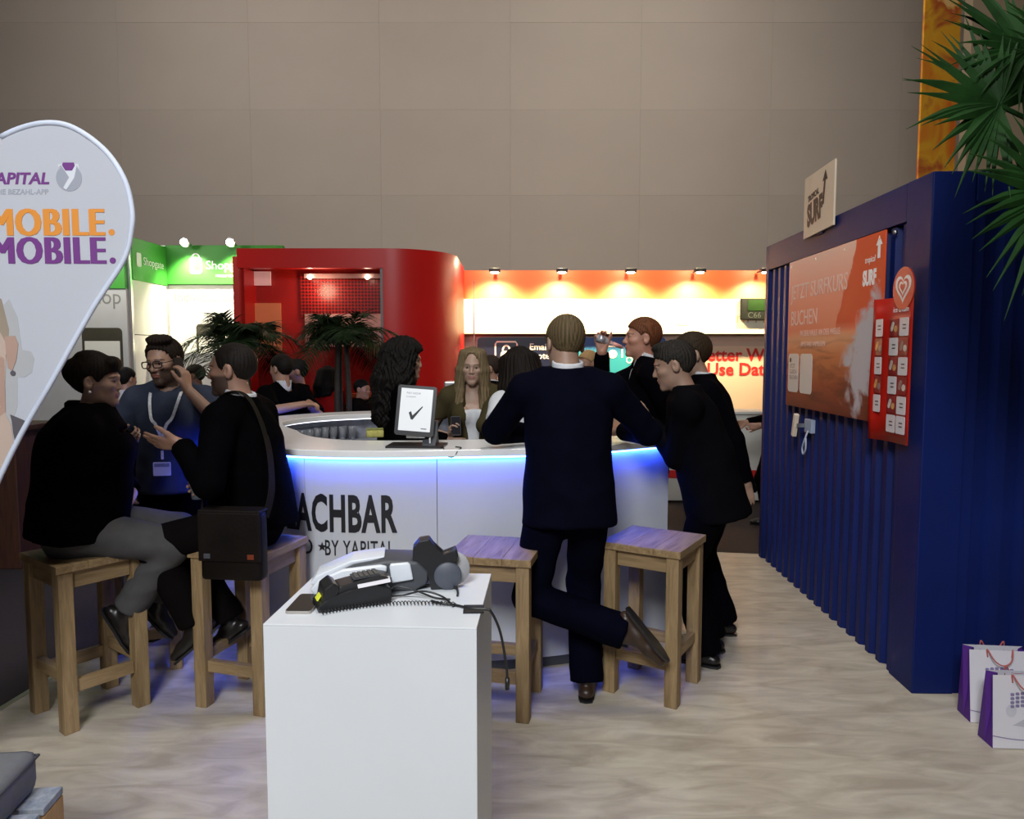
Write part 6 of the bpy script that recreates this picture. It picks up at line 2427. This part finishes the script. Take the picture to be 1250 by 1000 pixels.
person('red haired man in black suit drinking from a small bottle behind the bar', 1.93, (0.905, 4.97, 1.0), 180, 1, 0, (182, -4, 0),
       arms={'R': dict(w=(0.600, 4.93, 1.690), e=(-0.5, 0.1, -0.9), d=(-0.15, 0.05, 1.0), n=(0.1, -1, 0.1), s=(1, 0.1, 0.1), curl=[0.9, 0.9, 0.95, 1.0], thumb=(0.6, 0.9)),
             'L': dict(w=(0.86, 4.72, 1.02), e=(1, -0.2, 0), d=(-0.3, 0.1, -1), n=(0, 1, 0), s=(-1, 0, 0.2))},
       legs={'L': dict(a=(0.95, 4.87, 0.09), d=(-1, -0.1, 0), k=(-1, 0, 0)), 'R': dict(a=(0.97, 5.07, 0.09), d=(-1, 0.1, 0), k=(-1, 0, 0))},
       hair=dict(col=(0.0450, 0.0144, 0.0063), col2=(0.1840, 0.0680, 0.0280), t=0.014),
       wear=suit(C_blacks, C_blacks, C_shoe, 0.12, seed=41, open=0.24, vox=0.008) + [dict(kind='front', m=C_white), dict(kind='collar', m=C_white, h=0.07)],
       skin=(0.418, 0.202, 0.137), vox=0.0065, headscale=0.98, extra=bottle)


# E: woman with long black curly hair
def curls(n, seed, zlow, spread):
    r = random.Random(seed)
    o = []
    for i in range(n):
        a = PI * (-0.12 + 1.24 * i / (n - 1)) + PI
        x, y = math.cos(a) * 0.085, math.sin(a) * 0.095 - 0.01
        z0 = 0.05
        o.append(((x, y, z0), (x * (1.15 + spread) + r.uniform(-0.01, 0.01), y * 1.25 - 0.02, -0.12), 0.045, 0.052))
        o.append(((x * (1.15 + spread), y * 1.25 - 0.02, -0.12), (x * (1.3 + spread) + r.uniform(-0.02, 0.02), y * 1.3 - 0.03, zlow + r.uniform(-0.03, 0.03)), 0.052, 0.034))
    return o


person('woman with long black curly hair in black top, turned away behind the bar', 1.74, (-0.735, 4.72, 0.93), 18, 2, 0, (6, 2, 0),
       arms={'R': dict(w=(-0.45, 4.56, 1.10), e=(-0.4, -0.3, -1)), 'L': dict(w=(-0.42, 4.86, 1.10), e=(-0.4, 0.3, -1))},
       legs={'R': dict(a=(-0.72, 4.62, 0.085), d=(1, 0.2, 0), k=(1, 0.3, 0)), 'L': dict(a=(-0.74, 4.82, 0.085), d=(1, 0.4, 0), k=(1, 0.3, 0))},
       hair=dict(col=(0.0027, 0.0023, 0.0023), col2=(0.0081, 0.0063, 0.0054), t=0.034, strands=curls(11, 5, -0.36, 0.25), drop=0.34, ext=(0.24, 0.24, 0.19), sk=0.03, curly=0.006,
                 fz=[-0.12, -0.10, -0.09, -0.08, -0.07, -0.05, -0.03, 0.02, 0.062, 0.075], carve=(((0, 0.112, -0.03), (0.075, 0.060, 0.100)),)),
       wear=[dict(kind='shirt', m=C_black, sleeve=0.97, hem=0.14, seed=51), dict(kind='trousers', m=C_black), dict(kind='shoes', m=C_shoe)],
       skin=(0.360, 0.223, 0.166), female=True, vox=0.0075)


# F: blonde woman facing the camera
def phone_in(c):
    t = thing('smartphone', 'dark smartphone held upright by the blonde woman', 'phone', tuple(float(q) for q in (c['wr']['R'] + np.array([0.045, -0.062, 0.085]))), R(10))
    bm = bmesh.new()
    prism(bm, rrect(0.065, 0.13, 0.009), 0.008, frame_xz((0, 0, 0)) @ Euler((R(-20), 0, 0)).to_matrix().to_4x4())
    mobj('case', bm, M_black, t)
    bm = bmesh.new()
    prism(bm, rrect(0.06, 0.12, 0.004), 0.0006, frame_xz((0, 0, 0)) @ Euler((R(-20), 0, 0)).to_matrix().to_4x4() @ PT(0, 0, 0.008))
    mobj('screen', bm, mat('phone_screen_dark', (0.02, 0.02, 0.025), 0.1, var=0), t)


fs_ = []
for s in (-1, 1):
    for i, (x, y) in enumerate(((0.060, 0.050), (0.074, 0.030), (0.082, 0.0), (0.078, -0.04), (0.055, -0.075), (0.02, -0.095))):
        fs_.append(((s * x * 0.75, y * 0.8, 0.09), (s * (x + 0.006), y, -0.02), 0.028, 0.026))
        fs_.append(((s * (x + 0.006), y, -0.02), (s * (x + 0.018), y - 0.004, -0.16), 0.026, 0.028))
        fs_.append(((s * (x + 0.018), y - 0.004, -0.16), (s * (x + 0.022), y + (0.065 if i < 3 else -0.02), -0.40 + 0.02 * i), 0.030, 0.016))
person('blonde woman with long straight hair in white top facing the camera behind the bar', 1.72, (-0.27, 5.08, 0.90), -86, 3, 0, (-92, 6, 2),
       arms={'R': dict(w=(-0.415, 4.90, 1.115), e=(-0.8, 0.3, -0.8), d=(0.15, -0.35, 0.9), n=(0.9, -0.3, 0.0), s=(0.2, -0.9, -0.2), curl=0.8),
             'L': dict(w=(0.01, 4.68, 1.13), e=(-0.35, -0.6, -0.5), d=(0.6, -0.6, -0.1), n=(-0.2, 0.1, -1), s=(-0.7, -0.6, 0), curl=0.4)},
       legs={'R': dict(a=(-0.37, 5.08, 0.085)), 'L': dict(a=(-0.17, 5.08, 0.085))},
       hair=dict(col=(0.095, 0.068, 0.034), col2=(0.225, 0.168, 0.095), t=0.013, strands=fs_, drop=0.34, ext=(0.19, 0.19, 0.17), sk=0.014, amp=0.0022,
                 fz=[-0.10, -0.08, -0.06, -0.05, -0.05, -0.02, 0.01, 0.050, 0.092, 0.10], carve=(((0, 0.108, -0.030), (0.056, 0.062, 0.118)), ((0.006, 0.095, 0.060), (0.038, 0.055, 0.050)))),
       wear=[dict(kind='top', name='white_top', m=C_white, sleeve=-2, neckline=0.135, hem=0.08, e=0.004), dict(kind='jacket', name='cardigan', m=C_olive, sleeve=0.25, hem=0.10, e=0.016, open=0.50, open_r=0.085, seed=61),
             dict(kind='trousers', m=C_bjeans)],
       skin=(0.396, 0.259, 0.194), lipc=(0.42, 0.17, 0.15), female=True, vox=0.005, extra=phone_in, girth=0.93)

# G: brunette from behind, white t-shirt
gs_ = curls(9, 9, -0.27, 0.12)
person('dark haired woman in white t-shirt half hidden behind the man in navy suit', 1.70, (0.075, 4.62, 0.90), 125, 2, 0, (135, 6, 0),
       arms={'L': dict(w=(-0.13, 4.52, 1.13), e=(-0.2, -0.9, -0.9)), 'R': dict(w=(-0.02, 4.94, 1.08), e=(0.5, 0.5, -0.8))},
       legs={'L': dict(a=(-0.0, 4.57, 0.085)), 'R': dict(a=(0.15, 4.67, 0.085))},
       hair=dict(col=(0.0045, 0.0032, 0.0027), col2=(0.0135, 0.0090, 0.0072), t=0.022, strands=gs_, drop=0.26, ext=(0.2, 0.2, 0.17), sk=0.025, amp=0.002,
                 fz=[-0.12, -0.10, -0.09, -0.08, -0.06, -0.03, 0.0, 0.04, 0.066, 0.075]),
       wear=[dict(kind='shirt', m=C_white, sleeve=-0.35, hem=0.1), dict(kind='trousers', m=C_black)],
       skin=(0.360, 0.223, 0.158), female=True, vox=0.008, girth=0.95)


# W: seated woman in black
def w_extra(c):
    hp = c['hp']
    bm = bmesh.new()
    bmesh.ops.create_icosphere(bm, subdivisions=2, radius=0.0075, matrix=Matrix.Translation(Vector(hp(0.083, -0.004, -0.043))))
    on_person(c, bm, 'earring', mat('pearl', (0.8, 0.76, 0.7), 0.15, metal=0.3, var=0))
    bm = bmesh.new()
    for k in range(5):
        p = np.array(hp(0.02, -0.055 + 0.006 * k, 0.125 - 0.004 * k))
        tube(bm, [Vector(p - c['hr'] * 0.02), Vector(p + c['hu'] * 0.012), Vector(p + c['hr'] * 0.02)], 0.003, 5)
    on_person(c, bm, 'hair_clip', M_dark)
    bm = bmesh.new()
    pts = [c['neck'] + c['up'] * 0.035 + (c['fw'] * math.cos(t) * 1.05 + c['rt'] * math.sin(t)) * 0.080 for t in [2 * PI * k / 20 for k in range(21)]]
    tube(bm, [Vector(p) for p in pts], 0.022, 8, False)
    on_person(c, bm, 'roll_collar', C_black)


person('seated woman in black jacket and grey jeans with dark pinned up hair', 1.70, (-2.02, 3.38, 0.872), 18, 8, 0, (12, 2, -2),
       arms={'R': dict(w=(-1.885, 3.46, 1.245), e=(-0.3, -0.6, -1), d=(0.85, 0.25, 0.25), n=(-0.2, 0.7, 0.6), s=(0.1, -0.5, 0.8), curl=0.75),
             'L': dict(w=(-1.88, 3.60, 0.99), e=(-0.5, 0.9, -0.6), d=(0.3, -0.9, 0.0), n=(-0.3, -0.4, -0.8), s=(0.3, 0.2, 0.9))},
       legs={'R': dict(a=(-1.845, 3.44, 0.445), k=(1, 0.2, 0.2), d=(0.45, 0.1, -0.85), u=(0.8, 0.1, 0.5)), 'L': dict(a=(-1.80, 3.66, 0.42), k=(1, 0.3, 0.2), d=(0.5, 0.2, -0.7), u=(0.7, 0.2, 0.6))},
       hair=dict(col=(0.0036, 0.0027, 0.0023), col2=(0.0158, 0.0099, 0.0067), t=0.016,
                 fz=[-0.085, -0.075, -0.05, 0.015, 0.036, 0.000, 0.005, 0.035, 0.050, 0.045],
                 blobs=(((0, -0.095, 0.045), (0.055, 0.05, 0.06)), ((0.0, -0.03, 0.115), (0.05, 0.06, 0.03)), ((0.0, 0.070, 0.085), (0.055, 0.035, 0.035)))),
       wear=[dict(kind='jacket', m=C_black, hem=0.035, e=0.024, seed=71, flare=0.15, fsq=1.0, amp=0.005), dict(kind='trousers', m=C_jeans, upto=0.92), dict(kind='shoes', m=C_shoe)],
       skin=(0.360, 0.216, 0.158), female=True, vox=0.0055, girth=1.28, extra=w_extra)


# P: man on the phone
def p_extra(c):
    glasses(c, M_black)
    S = c['S']
    hp = c['hp']
    t = thing('smartphone', 'black smartphone held to the ear of the bearded man with glasses', 'phone')
    w = c['wr']['L']
    pc = (np.array(hp(-0.102, 0.02, -0.035)))
    Mx = Matrix(np.stack([c['hf'], c['hu'] * 0.94 - c['hf'] * 0.34, np.cross(c['hf'], c['hu'])], 1).tolist()).to_4x4()
    Mx.translation = Vector(pc)
    t.matrix_world = Mx
    bm = bmesh.new()
    prism(bm, rrect(0.064, 0.128, 0.009), 0.009)
    mobj('case', bm, M_black, t)
    bm = bmesh.new()
    prism(bm, rrect(0.058, 0.118, 0.004), 0.0006, PT(0, 0, 0.009))
    mobj('screen', bm, M_dark, t)
    # lanyard and badge
    up, fw, rt, neck, chest, waist = c['up'], c['fw'], c['rt'], c['neck'], c['chest'], c['waist']
    vpt = waist + fw * 0.190 * S + up * 0.09 * S
    lan = thing('lanyard', 'white printed lanyard round the neck of the man on the phone', 'lanyard', tuple(float(q) for q in vpt))
    M_lan = mat('white_ribbon', (0.66, 0.68, 0.72), 0.6, var=0.25, scale=70)
    bm = bmesh.new()
    for s in (-1, 1):
        pts = [neck + rt * s * 0.02 - fw * 0.075 * S + up * 0.06, neck + rt * s * 0.082 * S + up * 0.04 * S, neck + rt * s * 0.082 * S + fw * 0.105 * S - up * 0.035 * S,
               chest + rt * s * 0.058 * S + fw * 0.178 * S + up * 0.03 * S, waist + rt * s * 0.030 * S + fw * 0.192 * S + up * 0.16 * S, vpt + rt * s * 0.004]
        pts = catmull([Vector(p - vpt) for p in pts], 6)
        rows = []
        for i, p in enumerate(pts):
            tng = (pts[min(i + 1, len(pts) - 1)] - pts[max(i - 1, 0)]).normalized()
            nn = Vector(fw) if i > 8 else (p + Vector(vpt) - Vector(neck)).normalized()
            sd = tng.cross(nn).normalized() * 0.0085
            rows.append((bm.verts.new(p + sd + nn * 0.001), bm.verts.new(p - sd + nn * 0.001), bm.verts.new(p - sd + nn * 0.0022), bm.verts.new(p + sd + nn * 0.0022)))
        for i in range(len(rows) - 1):
            for k in range(4):
                bm.faces.new((rows[i][k], rows[i + 1][k], rows[i + 1][(k + 1) % 4], rows[i][(k + 1) % 4]))
    mobj('ribbon', bm, M_lan, lan)
    fl_ = frame_xz((0, 0, 0), tuple(-rt), tuple(up))
    bm = bmesh.new()
    prism(bm, rrect(0.018, 0.05, 0.004), 0.006, fl_ @ PT(0, -0.035, 0))
    mobj('clasp', bm, M_wprint, lan)
    bm = bmesh.new()
    prism(bm, rrect(0.014, 0.05, 0.004), 0.004, fl_ @ PT(0, -0.105, 0))
    mobj('clip', bm, M_lan, lan)
    bm = bmesh.new()
    prism(bm, rrect(0.095, 0.078, 0.006), 0.004, fl_ @ PT(-0.004, -0.185, 0.0))
    bdg = mobj('badge', bm, mat('white_badge', (0.70, 0.72, 0.80), 0.35, var=0.05), lan)
    bm = bmesh.new()
    prism(bm, rrect(0.083, 0.02, 0.002), 0.0006, fl_ @ PT(-0.004, -0.163, 0.004))
    mobj('badge_stripe', bm, mat('badge_blue', (0.25, 0.27, 0.42), 0.4, var=0.3, scale=120), bdg)


person('bearded man with glasses in grey blue polo shirt talking on a phone', 1.75, (-2.02, 4.36, 0.925), -82, 0, 0, (-100, 9, -3),
       arms={'L': dict(w=(-1.835, 4.165, 1.475), e=(0.75, -0.35, -0.75), d=(-0.12, 0.06, 1.0), n=(-0.95, 0.25, 0.0), s=(-0.2, -0.95, 0.1), curl=[0.55, 0.6, 0.65, 0.7], thumb=(0.7, 0.5)),
             'R': dict(w=(-2.27, 4.26, 0.93), e=(-1, 0.3, 0))},
       legs={'R': dict(a=(-2.13, 4.38, 0.085)), 'L': dict(a=(-1.91, 4.36, 0.085))},
       hair=dict(col=(0.0063, 0.0040, 0.0032), col2=(0.0248, 0.0158, 0.0113), t=0.014, amp=0.003, fz=[-0.075, -0.07, -0.045, 0.01, 0.035, 0.0, 0.025, 0.068, 0.088, 0.095],
                 blobs=(((-0.02, 0.03, 0.122), (0.06, 0.06, 0.028)), ((0.03, 0.0, 0.126), (0.04, 0.05, 0.022)))),
       beard=(0.035, 0.020, 0.014),
       wear=[dict(kind='shirt', name='polo_shirt', m=C_polo, sleeve=-0.12, hem=0.06, seed=81, nr=0.074), dict(kind='trousers', m=C_black), dict(kind='shoes', m=C_shoe)],
       skin=(0.360, 0.209, 0.144), vox=0.005, girth=1.16, headscale=1.06, extra=p_extra)


# M: seated man with beard, gesturing
def m_extra(c):
    S = c['S']
    t = thing('shoulder_bag', 'dark brown leather shoulder bag hanging at the side of the seated man', 'bag', (-1.235, 3.225, 0.675), R(-6))
    M_lea = mat('dark_leather', (0.007, 0.0045, 0.0035), 0.55, var=0.4, scale=7, bump=0.15, bscale=60, spec=0.15)
    bm = bmesh.new()
    bx(bm, (0, 0, 0.155), (0.28, 0.085, 0.31), bev=0.022)
    mobj('body', bm, M_lea, t, True)
    bm = bmesh.new()
    bx(bm, (0, -0.046, 0.20), (0.285, 0.014, 0.22), bev=0.006)
    bx(bm, (0, -0.0, 0.312), (0.285, 0.10, 0.014), bev=0.006)
    mobj('flap', bm, M_lea, t)
    box_obj('buckle', (0.10, -0.055, 0.115), (0.03, 0.006, 0.022), mat('copper_buckle', (0.25, 0.05, 0.02), 0.4, metal=0.4), t, bev=0.002)
    box_obj('buckle', (-0.10, -0.055, 0.115), (0.03, 0.006, 0.022), M_dark, t, bev=0.002)
    b0 = np.array([-1.235, 3.225, 0.675])
    sh, neck, fw, rt, up = c['sh']['L'], c['neck'], c['fw'], c['rt'], c['up']
    shr = c['sh']['R']
    pts = [np.array([-1.10, 3.24, 0.95]), np.array([-1.085, 3.29, 1.08]), neck * 0.5 + sh * 0.5 - fw * 0.155 * S - up * 0.14 * S, neck * 0.55 + sh * 0.45 - fw * 0.085 * S + up * 0.055 * S,
           neck * 0.55 + sh * 0.45 + fw * 0.03 * S + up * 0.075 * S, neck * 0.5 + sh * 0.5 + fw * 0.14 * S - up * 0.09 * S, np.array([-1.395, 3.30, 1.08]), np.array([-1.375, 3.22, 0.96])]
    pts = catmull([Vector(p - b0) for p in pts], 7)
    Rz = Matrix.Rotation(-R(-6), 3, 'Z')
    bm = bmesh.new()
    rows = []
    ctr = Vector((neck + sh) / 2 - up * 0.25 - b0)
    for i, p in enumerate(pts):
        tg = (pts[min(i + 1, len(pts) - 1)] - pts[max(i - 1, 0)]).normalized()
        nn = (p - ctr).normalized()
        sd = tg.cross(nn).normalized() * 0.019
        nn = sd.cross(tg).normalized()
        rows.append([bm.verts.new(Rz @ q) for q in (p + sd, p - sd, p - sd + nn * 0.004, p + sd + nn * 0.004)])
    for i in range(len(rows) - 1):
        for k in range(4):
            bm.faces.new((rows[i][k], rows[i + 1][k], rows[i + 1][(k + 1) % 4], rows[i][(k + 1) % 4]))
    mobj('strap', bm, mat('olive_webbing', (0.012, 0.009, 0.006), 0.8, spec=0.1, var=0.2, scale=60), t)
    w = c['wr']['R']
    cp = w + np.array([-0.085, -0.03, -0.055])
    k = thing('drinking_cup', 'clear plastic cup with green rim held low by the seated man', 'cup', tuple(float(q) for q in cp))
    bm = bmesh.new()
    lathe(bm, [(0.0, 0.0), (0.032, 0.0), (0.046, 0.15), (0.0445, 0.15), (0.031, 0.003), (0.0, 0.003)], 18)
    mobj('cup_body', bm, mat('frosted_plastic', (0.55, 0.62, 0.66), 0.25, var=0.0, trans=0.5), k, True)
    bm = bmesh.new()
    lathe(bm, [(0.0462, 0.10), (0.0475, 0.152), (0.0455, 0.152), (0.0450, 0.10)], 18)
    mobj('rim', bm, mat('green_plastic', (0.15, 0.35, 0.16), 0.4, var=0), k, True)


person('seated man with dark beard in black jacket gesturing with open hand', 1.80, (-1.250, 3.52, 0.875), 172, 6, 0, (178, 0, 0),
       arms={'L': dict(w=(-1.50, 3.315, 1.265), e=(0.75, -0.5, -0.55), d=(-0.95, 0.0, 0.12), n=(0.05, 0.75, 0.55), s=(-0.1, -0.5, 0.85), curl=[0.12, 0.15, 0.2, 0.25], spread=0.10, thumb=(1.0, 0.1)),
             'R': dict(w=(-1.46, 3.62, 1.02), e=(0.4, 0.3, -1), d=(-0.95, -0.25, 0.0), n=(0.1, -1, 0), s=(0, 0, 1), curl=0.7)},
       legs={'L': dict(a=(-1.52, 3.46, 0.385), k=(-1, -0.05, 0.3), d=(-0.7, 0.0, -0.6), u=(-0.6, 0, 0.75)), 'R': dict(a=(-1.41, 3.60, 0.34), k=(-1, 0.1, 0.3), d=(-0.75, 0.1, -0.55), u=(-0.6, 0.1, 0.75))},
       hair=dict(col=(0.0054, 0.0040, 0.0036), col2=(0.0203, 0.0158, 0.0135), t=0.006, amp=0.0005, grey=1, fz=[-0.082, -0.075, -0.05, 0.015, 0.036, -0.015, 0.0, 0.062, 0.098, 0.11]),
       beard=(0.040, 0.025, 0.020),
       wear=[dict(kind='jacket', m=C_black, hem=0.02, seed=91, flare=0.17, fsq=1.0, e=0.018), dict(kind='trousers', m=C_dbrown, upto=0.98), dict(kind='shoes', m=C_shoe), dict(kind='collar', m=C_white, h=0.068, r=0.076)],
       skin=(0.389, 0.216, 0.151), vox=0.005, girth=1.08, extra=m_extra)

# ---- background people (standing on the hall carpet or behind the rear bar)
BG = -0.035


def bg(label, H, x, y, face, headdir, jm, tm, hair_col, z=BG, arms=None, lean=2, kind='jacket', skin=SK, female=False, sleeve=0.96, strands=None, t=0.013, beard=None, shoes=True, girth=1.0, collar=None, col2=None):
    S = H / 1.75
    a = R(face)
    f = np.array([math.cos(a), math.sin(a), 0])
    r = np.array([math.sin(a), -math.cos(a), 0])
    P = (x, y, 0.915 * S + z)
    if arms is None:
        nk = np.array([x, y, 1.0 * S + z])
        arms = {q: dict(w=tuple(nk + r * s * 0.17 * S + f * (0.28 if q == 'R' else 0.24) * S + np.array([0, 0, 0.08 * S])), e=tuple(r * s * 0.5 - f - np.array([0, 0, 1.0]))) for q, s in (('R', 1), ('L', -1))}
    legs = {q: dict(a=tuple(np.array([x, y, 0.085 * S + z]) + r * s * 0.10 * S + f * 0.03 * s), d=tuple(f + r * s * 0.2), k=tuple(f)) for q, s in (('R', 1), ('L', -1))}
    w = [dict(kind=kind, m=jm, sleeve=sleeve, hem=0.11, vox=0.012, seed=int(x * 50) % 90), dict(kind='trousers', m=tm, vox=0.013)]
    if shoes:
        w.append(dict(kind='shoes', m=C_shoe))
    if collar is not None:
        w.append(dict(kind='collar', m=collar))
    h = dict(col=hair_col, col2=col2 or tuple(c * 2.2 for c in hair_col), t=t, vox=0.008)
    if strands:
        h.update(strands=strands, drop=0.28, ext=(0.2, 0.2, 0.17), sk=0.025, fz=[-0.12, -0.10, -0.09, -0.08, -0.06, -0.03, 0.0, 0.04, 0.066, 0.075])
    return person(label, H, P, face, lean, 0, (headdir, 4, 0), arms=arms, legs=legs, skin=skin, hair=h, wear=w, vox=0.009, female=female, beard=beard, girth=girth)


DK = (0.005, 0.004, 0.0035)
bg('man in black t-shirt resting his bare forearms on the rear bar', 1.72, -2.08, 6.42, -28, 150, C_black, C_black, DK, kind='shirt', sleeve=-0.02, lean=14,
   arms={'R': dict(w=(-1.70, 6.02, 1.262), e=(-0.8, -0.6, -0.4), d=(0.9, 0.1, 0), n=(0, 0, -1), s=(0.1, 0.9, 0), curl=0.9),
         'L': dict(w=(-1.72, 6.22, 1.262), e=(0.2, 0.8, -0.6), d=(0.3, -0.9, 0), n=(0, 0, -1), s=(0.9, 0.2, 0), curl=0.6)}, collar=C_white)
bg('person with dark hair standing between the palm and the man at the rear bar', 1.66, -1.98, 6.95, 200, 200, C_black, C_black, DK)
bg('man in dark top looking left, behind the blonde woman', 1.70, -0.12, 6.78, 185, 182, C_black, C_black, (0.02, 0.013, 0.010), collar=C_white,
   arms={'R': dict(w=(-0.30, 6.9, 1.20), e=(0.6, 0.4, -1)), 'L': dict(w=(-0.24, 6.62, 1.24), e=(0.6, -0.4, -1))}, lean=6)
bg('person in black leaning on the rear bar, left of the blonde woman', 1.62, -0.42, 6.85, -60, -30, C_black, C_black, DK, lean=12, kind='shirt', sleeve=0.3,
   arms={'R': dict(w=(-0.56, 6.47, 1.235), e=(-0.9, 0, -0.5)), 'L': dict(w=(-0.22, 6.5, 1.235), e=(0.9, 0.3, -0.5))})
bg('person in red top with dark hair standing in front of the red booth', 1.58, -1.98, 7.86, 70, 80, C_redtop, C_black, DK, female=True, strands=curls(7, 3, -0.2, 0.1))
bg('person in dark clothes near the grey post of the red booth', 1.44, -1.62, 7.78, -20, -20, C_dbrown, C_black, DK, skin=(0.432, 0.216, 0.130))
bg('man in dark suit with short hair in front of the white display shelf', 1.60, -3.22, 7.6, 185, 186, C_blacks, C_blacks, (0.02, 0.014, 0.01), collar=C_white, skin=(0.360, 0.180, 0.108))
bg('dark haired person in white shirt behind the seated woman', 1.58, -3.70, 7.0, 60, 70, C_white, C_black, DK, kind='shirt')
bg('blond person in the light behind the shoulder of the man in navy suit', 1.74, 0.83, 7.7, 215, 215, C_dbrown, C_black, (0.42, 0.23, 0.09), col2=(0.4960, 0.3360, 0.1760), t=0.018)
bg('person in black jacket half hidden behind the far corner of the blue container', 1.66, 2.60, 7.15, 178, 178, C_black, C_black, DK, collar=C_white)
